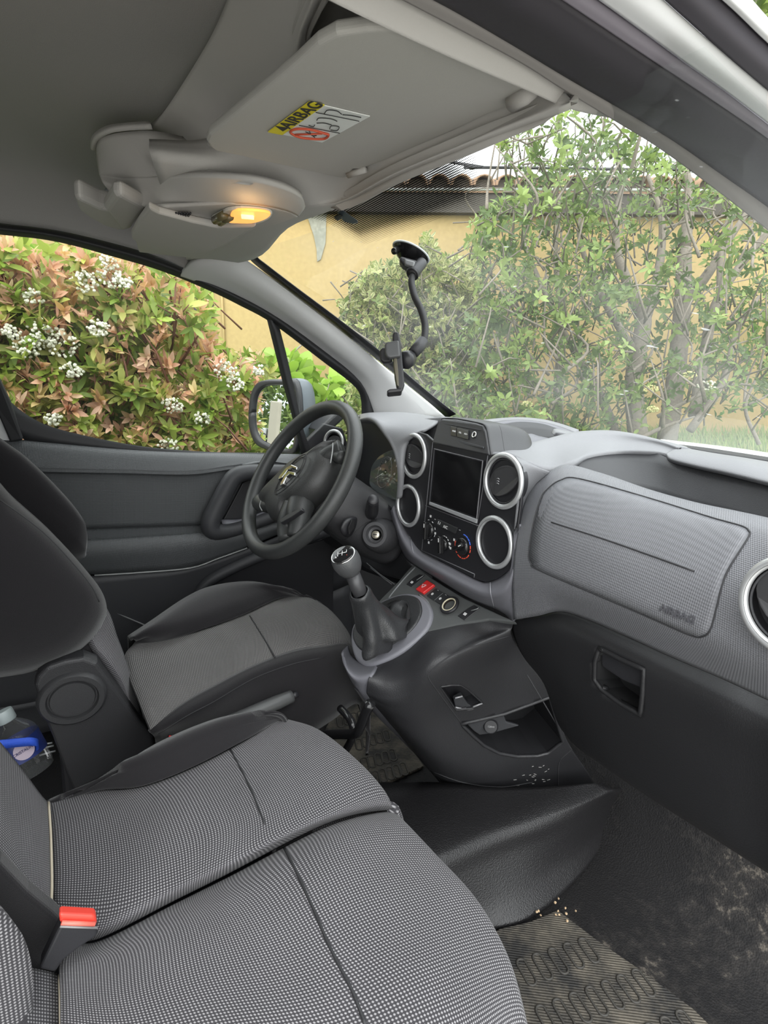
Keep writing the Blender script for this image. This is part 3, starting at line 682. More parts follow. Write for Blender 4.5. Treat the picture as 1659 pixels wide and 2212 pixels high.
def simple_bush(name, label, cat, poly, dfun, n, cols, Lr, wr, k_, edge=None, stem=None, base=None, up=V(0, 0, 1), droop=0.2, spread=(0.5, 1.3), trunkpx=None, thin=None):
    root = thing(name, base, label, cat); L = Leaves(); tw = []
    for i in range(n):
        x, y = inside(poly)
        while thin and rng.random() < thin(x, y): x, y = inside(poly)
        o = P(x, y, D=dfun(x, y))
        ax = (-FWD*0.45 + UG*0.55 + rv()*0.9).normalized(); u, v, w_ = frame_of(ax); ph0 = rng.random()*6
        c0 = rng.choice(cols)
        for j in range(rng.randint(*k_)):
            a = ph0 + j*2.4; til = rng.uniform(*spread)
            d = ax*math.cos(til) + (u*math.cos(a)+v*math.sin(a))*math.sin(til)
            Lh = rng.uniform(*Lr)
            L.leaf(o - ax*rng.uniform(0, Lh), d, ax, Lh, Lh*rng.uniform(*wr), jit(c0, 0.25), 0.25, droop*rng.random()*2, jit(edge, .2) if (edge and rng.random() < 0.8) else None)
        if i % 3 == 0: tw.append(([o-ax*rng.uniform(.12, .3)+rv()*0.05-UG*.05, o-ax*0.06, o], [0.006, 0.004, 0.002]))
    mk('foliage', L.v, L.f, LEAF, root, cols=L.c)
    if trunkpx:
        for pts, rr in trunkpx:
            c_ = cr([P(a, b, D=d) for a, b, d in pts], 5); n_ = len(c_)
            tube('trunk' if rr[0] > 0.02 else 'branch', c_, [rr[0]+(rr[1]-rr[0])*q/(n_-1) for q in range(n_)], stem or BARK, root, 9)
    join_geo('twigs', [stemsgeo(tw, 8)], stem or BARK, root)
    return root
# --- cream edged evergreen shrub in front of the house
simple_bush('variegated_shrub', 'dense evergreen shrub with cream edged leaves left of the phone holder', 'shrub',
    [(735, 650), (775, 600), (800, 575), (850, 560), (905, 540), (925, 500), (950, 555), (1000, 545), (1040, 580), (1060, 700), (1050, 830), (1000, 960), (900, 960), (830, 840), (740, 720)], lambda x, y: 4.0 + rng.random()**1.5*0.9, 2600,
    [(0.26, 0.34, 0.09), (0.34, 0.41, 0.13), (0.18, 0.25, 0.07), (0.13, 0.19, 0.06)], (0.04, 0.065), (0.42, 0.55), (4, 7), edge=(0.66, 0.63, 0.33), base=G(-0.2, 4.3, GZ+0.7))
simple_bush('variegated_shrub', 'patch of cream edged leaves beside the quarter light behind the mirror', 'shrub',
    [(715, 815), (760, 800), (800, 830), (800, 960), (680, 960), (700, 890)], lambda x, y: 3.6 + rng.random()*0.6, 220,
    [(0.24, 0.32, 0.10), (0.17, 0.25, 0.08)], (0.05, 0.085), (0.42, 0.55), (4, 7), edge=(0.6, 0.6, 0.28), base=G(-1.1, 3.9, GZ+0.6))
# --- vine
simple_bush('grape_vine', 'bright green vine shoots behind the driver door mirror', 'vine',
    [(590, 770), (640, 765), (660, 800), (720, 810), (735, 835), (700, 880), (650, 890), (640, 960), (560, 960), (560, 800)], lambda x, y: 2.9 + rng.random()*0.5, 130,
    [(0.28, 0.44, 0.06), (0.34, 0.50, 0.09), (0.22, 0.38, 0.05)], (0.07, 0.11), (0.75, 0.95), (3, 5), base=G(-1.2, 3.0, GZ), stem=BARK,
    trunkpx=[([(690, 960, 3.3), (700, 880, 3.2), (690, 830, 3.1)], (0.02, 0.006)), ([(700, 890, 3.2), (740, 850, 3.2)], (0.006, 0.003))])
# --- tree top at the upper left of the driver window
simple_bush('broadleaf_tree', 'bright green tree behind the coppery shrub at the rear of the driver window', 'tree',
    [(-250, 480), (20, 495), (62, 530), (55, 590), (0, 620), (-250, 640)], lambda x, y: 4.2 + rng.random(), 420, [(0.17, 0.34, 0.03), (0.23, 0.42, 0.05), (0.13, 0.27, 0.02)], (0.10, 0.15), (0.6, 0.75), (4, 6), base=P(-80, 1100, D=4.6))
# --- elder with many grey stems beyond the windscreen
EL = [(0.14, 0.205, 0.055), (0.20, 0.28, 0.075), (0.28, 0.37, 0.11), (0.085, 0.135, 0.035), (0.11, 0.17, 0.05)]
ela = [(1075, 300), (1120, 262), (1230, 225), (1400, 300), (1659, 460), (1900, 620), (1900, 800), (1659, 850), (1560, 880), (1450, 900), (1330, 945), (1150, 950), (1020, 930), (920, 860), (915, 800), (1010, 700), (1040, 600), (1010, 520), (1030, 470), (1070, 420), (1110, 370)]
def eld(x, y): return 2.9 + rng.random()**1.2*2.0
T = []
def br(*pts, r=(0.03, 0.01)): T.append((pts, r))
br((1440, 960, 4.2), (1462, 800, 4.2), (1475, 650, 4.2), (1478, 540, 4.25), r=(0.075, 0.055)); br((1478, 540, 4.25), (1490, 420, 4.3), (1470, 330, 4.4), r=(0.05, 0.02))
br((1475, 660, 4.2), (1530, 590, 4.1), (1580, 510, 4.1), (1640, 420, 4.1), r=(0.045, 0.015)); br((1380, 960, 4.1), (1370, 820, 4.1), (1390, 700, 4.1), (1385, 690, 4.1), r=(0.075, 0.05))
br((1390, 700, 4.1), (1355, 610, 4.05), (1330, 520, 4.1), (1345, 400, 4.2), (1390, 340, 4.3), r=(0.045, 0.012)); br((1390, 700, 4.1), (1420, 600, 4.2), (1430, 480, 4.2), (1400, 380, 4.3), r=(0.045, 0.014))
br((1500, 900, 4.0), (1520, 780, 4.0), (1545, 660, 3.9), (1610, 560, 3.9), (1680, 480, 3.8), r=(0.045, 0.02)); br((1490, 930, 3.9), (1560, 830, 3.9), (1590, 720, 3.9), (1640, 640, 3.9), r=(0.03, 0.012))
br((1340, 960, 4.4), (1290, 840, 4.4), (1230, 740, 4.3), (1180, 640, 4.2), (1130, 520, 4.2), r=(0.04, 0.012)); br((1210, 960, 4.6), (1205, 830, 4.6), (1215, 700, 4.5), (1200, 560, 4.5), (1210, 420, 4.5), r=(0.045, 0.012))
br((1420, 900, 3.6), (1520, 850, 3.5), (1600, 830, 3.5), (1680, 850, 3.5), r=(0.014, 0.005)); br((1375, 950, 3.4), (1440, 920, 3.4), (1500, 900, 3.4), r=(0.016, 0.006)); br((1370, 760, 4.0), (1300, 640, 3.9), (1250, 500, 3.8), (1290, 400, 3.9), r=(0.03, 0.008))
br((1555, 640, 3.9), (1560, 520, 3.9), (1600, 400, 3.9), r=(0.025, 0.01)); br((1640, 960, 3.9), (1610, 880, 3.9), (1640, 800, 3.9), (1660, 700, 3.9), r=(0.014, 0.006)); br((1570, 700, 3.9), (1620, 690, 3.8), (1680, 670, 3.8), r=(0.014, 0.007))
for q in range(74):
    x, y = inside([(1050, 450), (1100, 350), (1250, 280), (1659, 520), (1659, 860), (1500, 930), (1000, 930)]); d = rng.uniform(3.0, 4.4)
    br((x, y, d), (x+rng.uniform(-60, 60), y-rng.uniform(30, 90), d+rng.uniform(-.2, .2)), (x+rng.uniform(-110, 110), y-rng.uniform(90, 200), d), r=(rng.uniform(.006, .013), 0.003))
elder = simple_bush('elder_tree', 'tall green elder with many grey stems beyond the windscreen', 'tree', ela, eld, 2100, EL, (0.036, 0.066), (0.32, 0.44), (5, 8), base=G(2.2, 4.3, GZ+0.6), trunkpx=T, spread=(0.7, 1.5), thin=lambda x, y: 0.62 if (x > 1360 and y > 430) else (0.3 if y < 430 else (0.35 if x > 1150 else 0.0)))
YF = mat('pale_yellow_flower', (0.60, 0.58, 0.26), 0.7)
for x, y, s, dd in [(1527, 832, 1.0, 3.2), (1405, 840, .8, 3.2), (1410, 884, .6, 3.2), (1138, 873, .6, 3.2), (1210, 395, .9, 3.8), (1490, 810, .7, 3.2)]:
    o = P(x, y, D=dd); bm = bmesh.new()
    for q in range(40):
        a = rv(); bmesh.ops.create_icosphere(bm, subdivisions=1, radius=0.006, matrix=Matrix.Translation(o+V(a.x*.05, a.y*.05, a.z*.025)*s))
    me = bpy.data.meshes.new('flower_head'); bm.to_mesh(me); bm.free(); me.materials.append(YF if s != 1.0 else FLW); place(bpy.data.objects.new('flower_head', me), elder)
simple_bush('privet_bush', 'dark leaved bush against the ochre wall behind the elder stems', 'shrub',
    [(1480, 700), (1560, 660), (1660, 600), (1900, 560), (1900, 900), (1659, 900), (1560, 900), (1500, 860)], lambda x, y: 4.6 + rng.random()*0.7, 170, [(0.12, 0.24, 0.05), (0.17, 0.30, 0.06)], (0.05, 0.08), (0.45, 0.6), (4, 6), base=G(3.4, 4.8, bh))
simple_bush('roadside_tree', 'green tree top beyond the white roof edge at the upper corner', 'tree',
    [(1540, -80), (1800, -80), (1800, 140), (1659, 110), (1600, 40)], lambda x, y: 5 + rng.random(), 150, EL, (0.10, 0.15), (0.4, 0.5), (4, 6), base=P(1720, 900, D=6.0), trunkpx=[([(1700, 500, 5.5), (1660, 150, 5.5), (1640, -20, 5.5)], (0.08, 0.04))])
# grass on the bank
L = Leaves()
for i in range(5200):
    r = rng.uniform(0.6, 4.5); f = rng.uniform(4.0, 5.65); t = (f-4.6)/1.15
    o = G(r, f, (bh-0.08+0.08*t) if f > 4.6 else (bh-0.08)-(4.6-f)*0.24); h = rng.uniform(0.05, 0.16)
    L.leaf(o, UG + rv()*0.35, HF*-1+rv()*0.3, h, 0.008, jit(rng.choice([(0.16, 0.26, 0.05), (0.22, 0.32, 0.07), (0.28, 0.33, 0.10)]), .2), 0.2, 0.3)
gr = mk('grass', L.v, L.f, LEAF, None, cols=L.c); tag(gr, 'grass growing along the foot of the ochre wall', 'grass', kind='stuff')
from mathutils.bvhtree import BVHTree
def bvh(o):
    return BVHTree.FromPolygons([v.co[:] for v in o.data.vertices], [p.vertices[:] for p in o.data.polygons])
def hit(t, x, y, off=0.0, fb=None):
    r = ray(x, y).normalized(); q = t.ray_cast(EYE, r)
    if q[0] is None:
        q = t.find_nearest(fb if fb is not None else EYE+r)
    return q[0] - r*off
def patch_on(name, base, outline, mat, parent, off=0.002, rings=8, n=6, thick=0.0015, smooth=True, uvs=1.0):
    """raised panel laid on another surface: outline in pixels, projected on it"""
    t = bvh(base); pts = [V(a, b, 0) for a, b in outline]
    if smooth: pts = cr(pts, n, True)
    else: pts = lin(pts+[pts[0]], n)[:-1]
    c = sum(pts, Vector())/len(pts); m = len(pts)
    vs = [hit(t, c.x, c.y, off)]; fs = []
    for k in range(1, rings+1):
        for p in pts:
            q = c.lerp(p, k/rings); vs.append(hit(t, q.x, q.y, off if k < rings else off*0.4))
    for i in range(m): fs.append((0, 1+i, 1+(i+1) % m))
    for k in range(rings-1):
        for i in range(m):
            a = 1+k*m+i; b = 1+k*m+(i+1) % m; fs.append((a, a+m, b+m, b))
    nrm = Vector()
    for f in fs[:m]: nrm += (vs[f[1]]-vs[f[0]]).cross(vs[f[2]]-vs[f[0]])
    if nrm.dot(EYE-vs[0]) < 0: fs = [tuple(reversed(f)) for f in fs]
    o = mk(name, vs, fs, mat, parent, [((v.x)*uvs, (v.z*0.8-v.y*0.6)*uvs) for v in vs])
    if thick: solid(o, thick, -1)
    return o
def line_on(name, base, px, r, mat, parent, closed=False, n=6, off=0.0, seg=6, smooth=True):
    t = bvh(base); pts = [V(a, b, 0) for a, b in px]
    pts = cr(pts, n, closed) if smooth else lin(pts + ([pts[0]] if closed else []), n)
    if closed and smooth: pts.append(pts[0].copy())
    return tube(name, [hit(t, p.x, p.y, off) for p in pts], r, mat, parent, seg)
def cut(o, outline):
    """open a hole in a thin panel where the outline (pixels) falls"""
    bm = bmesh.new(); bm.from_mesh(o.data); kill = []
    for f in bm.faces:
        v = f.calc_center_median()-EYE; z = v.dot(FWD)
        if z > 0.02 and inpoly(CXP+F_PIX*v.dot(RGT)/z, CYP-F_PIX*v.dot(UPV)/z, outline): kill.append(f)
    bmesh.ops.delete(bm, geom=kill, context='FACES'); bm.to_mesh(o.data); bm.free()
def pillow(name, pts, out, mat, parent, n=5, rings=7, back=0.02, uvax=None, p=0.5, flat=False):
    """upholstered pad: closed outline, domed by vector out, with a flat back"""
    pts = cr(pts, n, True) if not flat else lin(pts+[pts[0]], n)[:-1]; m = len(pts); c = sum(pts, Vector())/m
    vs = [c+out]; fs = []
    for k in range(1, rings+1):
        t = k/rings; h = (1-t**3)**p if k < rings else 0
        for q in pts: vs.append(c.lerp(q, t if k < rings else 1.0) + out*h)
    for q in pts: vs.append(q - out.normalized()*back)
    for i in range(m): fs.append((0, 1+i, 1+(i+1) % m))
    for k in range(rings):
        for i in range(m):
            a = 1+k*m+i; b = 1+k*m+(i+1) % m; fs.append((a, a+m, b+m, b))
    fs.append(tuple(1+rings*m+i for i in reversed(range(m))))
    ux, uy = uvax if uvax else (V(0, 1, 0), V(0, 0, 1))
    o = mk(name, vs, fs, mat, parent, [(v.dot(ux), v.dot(uy)) for v in vs])
    bm = bmesh.new(); bm.from_mesh(o.data); bmesh.ops.recalc_face_normals(bm, faces=bm.faces); bm.to_mesh(o.data); bm.free()
    return o
# ------------------------------------------------------------------ overhead shelf, visors, lamp
OS = thing('overhead_shelf', (0.05, 0.25, 1.22), 'moulded grey overhead shelf above the windscreen', 'shelf')
def lz(px, z): return [P(a, b, Z=(z if not isinstance(z, (list, tuple)) else z[i])) for i, (a, b) in enumerate(px)]
loft('rear_pad', [lz([(530, -140), (505, -60), (490, 0), (452, 85), (395, 180), (345, 255), (318, 290)], [1.315, 1.315, 1.315, 1.312, 1.31, 1.305, 1.30]),
                  lz([(600, -140), (580, -60), (558, 5), (520, 95), (455, 200), (392, 285), (330, 335)], 1.29),
                  lz([(690, -140), (670, -50), (640, 20), (592, 120), (520, 222), (452, 295), (345, 352)], 1.262),
                  lz([(720, -140), (690, -30), (650, 70), (632, 140), (560, 215), (468, 305), (420, 352)], 1.245),
                  lz([(740, -140), (720, -20), (676, 60), (655, 150), (585, 225), (490, 310), (440, 352)], 1.262)], HEADPL, OS, 5, 5, 0.012)
loft('trough', [lz([(690, -120), (670, -10), (650, 80), (635, 140), (560, 218), (470, 305)], 1.275), lz([(900, -120), (850, -10), (800, 60), (760, 120), (700, 200), (600, 290)], 1.275)], HEAD, OS, 4, 3, 0.006)
hb_ = [(322, 300), (440, 300), (560, 250), (680, 190), (800, 140), (930, 100), (1060, 90), (1180, 120)]
hm_ = [(330, 352), (445, 366), (590, 396), (735, 412), (868, 345), (1005, 285), (1130, 228), (1222, 205)]
hf_ = [(410, 580), (548, 560), (622, 493), (722, 452), (838, 392), (960, 342), (1085, 295), (1234, 236)]
loft('header_panel', [lz(hb_, 1.262), lz(hm_, [1.22, 1.215, 1.21, 1.21, 1.212, 1.214, 1.216, 1.205]), lz([((a[0]*.35+b[0]*.65), (a[1]*.35+b[1]*.65)) for a, b in zip(hm_, hf_)], [1.197]*6+[1.200, 1.198]), lz(hf_, [1.20, 1.20, 1.2, 1.2, 1.2, 1.2, 1.202, 1.20])], HEADPL, OS, 5, 5, 0.012)
# driver side bin: lip, fascia, bulging underside
loft('bin_lip', [lz([(206, 326), (212, 304), (240, 288), (280, 282), (330, 280)], 1.285), lz([(205, 320), (210, 298), (236, 281), (280, 275), (325, 272)], 1.300), lz([(230, 330), (240, 310), (262, 300), (300, 296), (340, 296)], 1.30)], HEADPL, OS, 4, 3, 0.006)
loft('bin_fascia', [lz([(206, 322), (214, 302), (240, 290), (280, 284), (335, 283), (420, 300)], 1.285), lz([(209, 350), (225, 340), (260, 330), (300, 330), (345, 352), (450, 366)], [1.265, 1.263, 1.26, 1.255, 1.24, 1.215]),
                    lz([(214, 378), (232, 380), (270, 385), (330, 385), (420, 390), (540, 400)], [1.245, 1.24, 1.23, 1.22, 1.205, 1.19])], HEADPL, OS, 4, 4, 0.008)
loft('bin_underside', [lz([(214, 378), (232, 380), (270, 385), (330, 383), (420, 380), (520, 385), (600, 402), (650, 425), (660, 446)], [1.245, 1.24, 1.23, 1.22, 1.205, 1.197, 1.193, 1.19, 1.188]),
                       lz([(222, 396), (245, 402), (280, 410), (330, 412), (410, 408), (510, 412), (590, 422), (640, 438), (655, 455)], [1.235, 1.23, 1.218, 1.208, 1.198, 1.19, 1.188, 1.186, 1.184]),
                       lz([(245, 420), (262, 424), (290, 434), (325, 450), (400, 447), (500, 440), (574, 446), (625, 458), (645, 468)], [1.215, 1.21, 1.20, 1.187, 1.187, 1.184, 1.183, 1.182, 1.182])], HEADPL, OS, 5, 5, 0.008)
PLZ = 1.182
prism('under_panel', lz([(321, 449), (400, 446), (500, 440), (576, 446), (630, 460), (645, 470), (600, 486), (556, 492), (455, 548), (430, 560), (300, 545), (290, 510)], PLZ+0.001), V(0, 0, 0.006), HEADPL, OS, 0.003)
line_on('bin_edge', OS.children[6], [(420, 382), (520, 387), (600, 404), (648, 426), (657, 446), (650, 452)], 0.0012, mat('seam_grey', (0.12, 0.12, 0.115), 0.8), OS)
for k in range(7):
    x = 369+k*6.3; tube('microphone_slot', [P(x, 466.5, Z=PLZ-0.003), P(x+5, 460, Z=PLZ-0.003)], 0.0016, BLACK, OS, 6)
# end bracket with its hook, beside the driver visor
br_ = thing('roof_bracket', P(250, 460, Z=1.20), 'rounded grey bracket hanging at the driver end of the overhead shelf', 'bracket')
prism('foot', lz([(162, 432), (172, 429), (190, 437), (222, 452), (250, 458), (306, 452), (300, 474), (286, 494), (272, 499), (250, 497), (222, 488), (190, 470), (170, 455)], 1.196), V(0, 0, 0.03), HEADPL, br_, 0.008)
prism('post', lz([(246, 424), (262, 422), (318, 452), (303, 470), (284, 494), (262, 498), (236, 466), (226, 454)], 1.19), V(0, 0, 0.022), HEADPL, br_, 0.008)
tube('hook', [P(232, 448, Z=1.222), P(226, 432, Z=1.222), P(230, 420, Z=1.222), P(234, 414, Z=1.23)], 0.006, mat('grey_hook', (0.30, 0.31, 0.32), 0.35), br_, 8, 4)
# driver sun visor
dv = thing('sun_visor', P(420, 510, Z=1.175), 'driver sun visor folded up beside the lit lamp', 'sun visor')
prism('visor_body', lz([(284, 508), (300, 480), (322, 450), (345, 462), (420, 482), (470, 492), (555, 490), (520, 510), (460, 542), (426, 546), (366, 539), (320, 531), (295, 524), (285, 517)], PLZ-0.010), V(0, 0, 0.011), HEADPL, dv, 0.004)
# passenger sun visor with its warning label
pv = thing('sun_visor', P(800, 220, Z=1.20), 'passenger sun visor with a yellow and white warning label', 'sun visor')
def vz(x, y): return 1.214 + 0.0
vo = [(452, 318), (446, 306), (452, 292), (510, 245), (580, 188), (640, 138), (685, 96), (725, 74), (790, 64), (850, 62), (950, 92), (1060, 150), (1130, 186), (1146, 200), (1140, 214), (1110, 228), (1060, 246), (980, 284), (900, 318), (830, 348), (782, 366), (764, 366), (752, 384), (738, 386), (620, 360), (520, 338), (465, 327)]
VP_ = (P(700, 250, Z=1.208), V(0, -0.06, 1).normalized())
vb = prism('visor_body', [P(a, b, pl=VP_) for a, b in vo], V(0, 0, 0.011), mat('grey_visor_vinyl', (0.43, 0.42, 0.395), 0.8, bump=0.2, scale=900, spec=0.2), pv, 0.004, 4)
tube('hinge_rod', [P(1105, 222, Z=1.214), P(1135, 205, Z=1.214), P(1152, 190, Z=1.218)], 0.008, HEADPL, pv, 12)
tube('clip', [P(752, 378, Z=1.212), P(790, 366, Z=1.212)], 0.004, HEADPL, pv, 8)
VU = V(0, -0.06, 1).normalized()
def vl(px, off): return [P(a, b, pl=(VP_[0]-VU*off, VU)) for a, b in px]
YEL = mat('yellow_label', (0.72, 0.62, 0.03), 0.6); WHL = mat('white_label', (0.72, 0.74, 0.72), 0.6); INK = mat('black_ink', (0.03, 0.03, 0.03), 0.7); REDINK = mat('red_ink', (0.60, 0.10, 0.05), 0.7)
lab = prism('warning_label', vl([(580, 285), (668, 221), (799, 252), (696, 308)], 0.0015), VU*0.001, WHL, pv, 0)
prism('yellow_band', vl([(579, 286), (668, 221), (701, 228), (610, 292)], 0.002), VU*0.001, YEL, lab, 0)
la = P(596, 289, pl=VP_); lb = P(685, 225, pl=VP_); xd0 = (lb-la).normalized(); yd0 = VU.cross(xd0)*-1.0
if yd0.dot(P(590, 260, pl=VP_)-P(700, 300, pl=VP_)) < 0: yd0 = -yd0
def onl(x, y, off=0.0026): return P(x, y, pl=(VP_[0]-VU*off, VU))
text('airbag_word', 'AIRBAG', onl(650, 250), xd0, yd0, 0.020, INK, lab)
prism('warning_triangle', [onl(a, b) for a, b in [(595, 273), (623, 277), (611, 284)]], VU*0.0004, INK, lab, 0)
cc = onl(669, 290); pr_ = [onl(a, b) for a, b in [(627, 286), (640, 279), (670, 280), (700, 288), (710, 292), (700, 300), (672, 300), (645, 296)]]
pcl = cr(pr_, 5, True); tube('prohibition_ring', pcl+[pcl[0]], 0.0012, REDINK, lab, 6)
tube('prohibition_bar', [onl(638, 291), onl(696, 289)], 0.0009, REDINK, lab, 6)
for k, pxs in enumerate([[(660, 285), (672, 291), (680, 297)], [(668, 283), (674, 293), (684, 293)], [(684, 260), (690, 255), (715, 257), (728, 262)], [(684, 266), (700, 266), (716, 270)], [(700, 246), (708, 238), (728, 240), (738, 247)], [(740, 248), (760, 250), (780, 254)], [(712, 279), (716, 272), (732, 274), (728, 282), (714, 281)], [(667, 271), (676, 274), (680, 270)]]):
    tube('pictogram', cr([onl(a, b) for a, b in pxs], 4), 0.00045, INK, lab, 5)
for a, b in [((682, 243), (776, 262)), ((646, 271), (734, 288))]: tube('label_rule', [onl(*a), onl(*b)], 0.0004, INK, lab, 4)
# dome lamp, lit
dl_ = thing('dome_lamp', P(525, 470, Z=PLZ), 'lit amber interior lamp in the overhead shelf', 'lamp')
lo = [(457, 474), (478, 462), (492, 455), (520, 452), (560, 455), (582, 459), (588, 465), (575, 477), (545, 486), (520, 487), (490, 485), (470, 482)]
prism('lamp_frame', cr(lz(lo, PLZ-0.0045), 3, True), V(0, 0, 0.005), mat('lamp_frame_grey', (.62, .60, .55), .25), dl_, 0.001)
prism('lamp_lens', cr(lz([(497, 470), (503, 458), (522, 455), (560, 457), (580, 461), (584, 466), (572, 475), (545, 483), (515, 483), (494, 481)], PLZ-0.0065), 3, True), V(0, 0, 0.004), mat('lit_amber_lens', (1.0, 0.40, 0.09), 0.3, emit=0.75), dl_, 0.0015)
tube('lamp_bulb', [P(522, 466, Z=PLZ-0.0075), P(548, 468, Z=PLZ-0.0075)], 0.004, mat('hot_bulb', (1.0, 0.66, 0.28), 0.3, emit=1.3), dl_, 10)
for a, b in [((464, 476), (484, 464)), ((475, 480), (497, 468))]: tube('lamp_switch', [P(*a, Z=PLZ-0.007), P(*b, Z=PLZ-0.007)], 0.006, mat('smoky_switch', (0.10, 0.09, 0.05), 0.2), dl_, 10)
pl_ = bpy.data.lights.new('dome_lamp_light', 'POINT'); pl_.energy = 0.035; pl_.color = (1, 0.6, 0.25); pl_.shadow_soft_size = 0.02
po = bpy.data.objects.new('dome_lamp_light', pl_); C.objects.link(po); po.location = P(535, 468, Z=PLZ-0.02); po['kind'] = 'helper'
# foot of the missing interior mirror, glued to the pane
mf = thing('mirror_foot', on_ws(745, 470, 0.0), 'small black mirror foot glued to the windscreen below the shelf', 'mirror foot')
prism('pad', [on_ws(a, b, 0.004) for a, b in [(728, 460), (739, 453), (772, 476), (774, 481), (764, 484), (742, 478)]], (EYE-on_ws(745, 470)).normalized()*0.010, mat('blue_black_plastic', (0.06, 0.075, 0.09), 0.35), mf, 0.002)
prism('socket', [on_ws(a, b, 0.015) for a, b in [(721, 470), (733, 462), (741, 468), (730, 478)]], (EYE-on_ws(745, 470)).normalized()*0.012, BLACK, mf, 0.002)
# ------------------------------------------------------------------ dashboard
DB = thing('dashboard', (0.0, 0.72, 0.5), 'grey moulded dashboard with a dotted passenger airbag panel', 'dashboard')
def ly(px, y): return [P(a, b, Y=(y if not isinstance(y, (list, tuple)) else y[i])) for i, (a, b) in enumerate(px)]
r0 = [(1142, 1062), (1168, 1036), (1218, 1004), (1300, 1022), (1400, 1056), (1500, 1084), (1590, 1103), (1659, 1118), (1790, 1150)]
r1 = [(1128, 1100), (1158, 1068), (1205, 1040), (1293, 1050), (1396, 1085), (1498, 1117), (1588, 1138), (1659, 1155), (1790, 1190)]
r2 = [(1117, 1150), (1150, 1128), (1192, 1122), (1290, 1152), (1394, 1190), (1497, 1230), (1586, 1262), (1659, 1290), (1790, 1335)]
r3 = [(1110, 1205), (1145, 1200), (1188, 1205), (1285, 1237), (1390, 1277), (1494, 1322), (1580, 1362), (1659, 1400), (1790, 1455)]
r4 = [(1106, 1265), (1145, 1265), (1188, 1264), (1280, 1289), (1384, 1329), (1488, 1374), (1576, 1416), (1659, 1455), (1790, 1512)]
r5 = [(1109, 1339), (1160, 1331), (1210, 1321), (1268, 1338), (1360, 1378), (1450, 1419), (1560, 1466), (1659, 1512), (1790, 1570)]
PP = loft('passenger_panel', [ly(r0, [.655, .66, .68, .69, .69, .685, .68, .675, .66]), ly(r1, [.635, .638, .645, .65, .65, .645, .64, .635, .62]), ly(r2, [.615, .613, .61, .61, .61, .605, .60, .595, .58]),
                              ly(r3, [.607, .602, .598, .597, .595, .592, .588, .583, .57]), ly(r4, [.612, .606, .602, .60, .598, .596, .592, .588, .575]), ly(r5, [.64, .64, .64, .638, .636, .632, .628, .622, .61])], DASHDOT, DB, 6, 7, 0.008)
PPb = bvh(PP)
ab = [(1252, 1034), (1211, 1037), (1184, 1055), (1167, 1079), (1151, 1136), (1142, 1197), (1147, 1217), (1164, 1232), (1302, 1291), (1400, 1333), (1490, 1372), (1518, 1375), (1535, 1359), (1549, 1308), (1562, 1258), (1579, 1221), (1617, 1160), (1618, 1147), (1602, 1136), (1538, 1118), (1403, 1076)]
AB = patch_on('airbag_cover', PP, ab, DASHDOT, DB, 0.0013, 10, 5, 0.002)
SEAM = mat('seam_shadow_gap', (0.03, 0.03, 0.033), 0.7)
line_on('airbag_seam', PP, ab, 0.0010, SEAM, DB, True, 6, 0.0005)
line_on('tear_line', AB, [(1191, 1128), (1300, 1163), (1400, 1198), (1500, 1234)], 0.0011, SEAM, AB, False, 5, 0.0004)
ca = hit(PPb, 1432, 1316, 0.003); cb_ = hit(PPb, 1491, 1340, 0.003); cm = hit(PPb, 1462, 1327, 0.0028); up_ = hit(PPb, 1467, 1310, 0.003)-cm
text('airbag_word', 'AIRBAG', cm, cb_-ca, up_, 0.0125, mat('embossed_grey', (0.08, 0.08, 0.09), 0.5), AB, 0.0006, bold=0.0003)
line_on('panel_seam', PP, [(1062, 1262), (1064, 1290), (1070, 1316)], 0.0009, SEAM, DB) if False else None
# grey band that hugs the centre panel and runs under it
loft('centre_surround', [ly([(852, 1090), (872, 1141), (888, 1164), (910, 1191), (970, 1222), (1028, 1252), (1050, 1258), (1074, 1251), (1097, 1233), (1112, 1197), (1119, 1140)], .617),
                       ly([(846, 1100), (860, 1150), (880, 1190), (905, 1212), (955, 1242), (1015, 1273), (1048, 1285), (1075, 1282), (1100, 1262), (1114, 1215), (1122, 1140)], [.61, .605, .60, .60, .60, .60, .60, .602, .605, .61, .615]),
                       ly([(839, 1106), (847, 1145), (862, 1180), (882, 1212), (935, 1246), (1000, 1287), (1040, 1305), (1070, 1316), (1090, 1326), (1111, 1339), (1117, 1150)][:10] + [(1110, 1250)], [.63, .64, .65, .65, .65, .648, .645, .645, .642, .64, .615])], MIDGREY, DB, 6, 5, 0.008)
tube('surround_seam', ly([(1059, 1258), (1060, 1282), (1067, 1312)], [.612, .598, .638]), 0.0009, mat('pale_edge', (0.30, 0.30, 0.33), 0.5), DB, 6, 5)
tube('surround_seam', ly([(888, 1165), (892, 1190), (902, 1220)], [.612, .597, .643]), 0.0008, mat('pale_edge_b', (0.30, 0.30, 0.33), 0.5), DB, 6, 5)
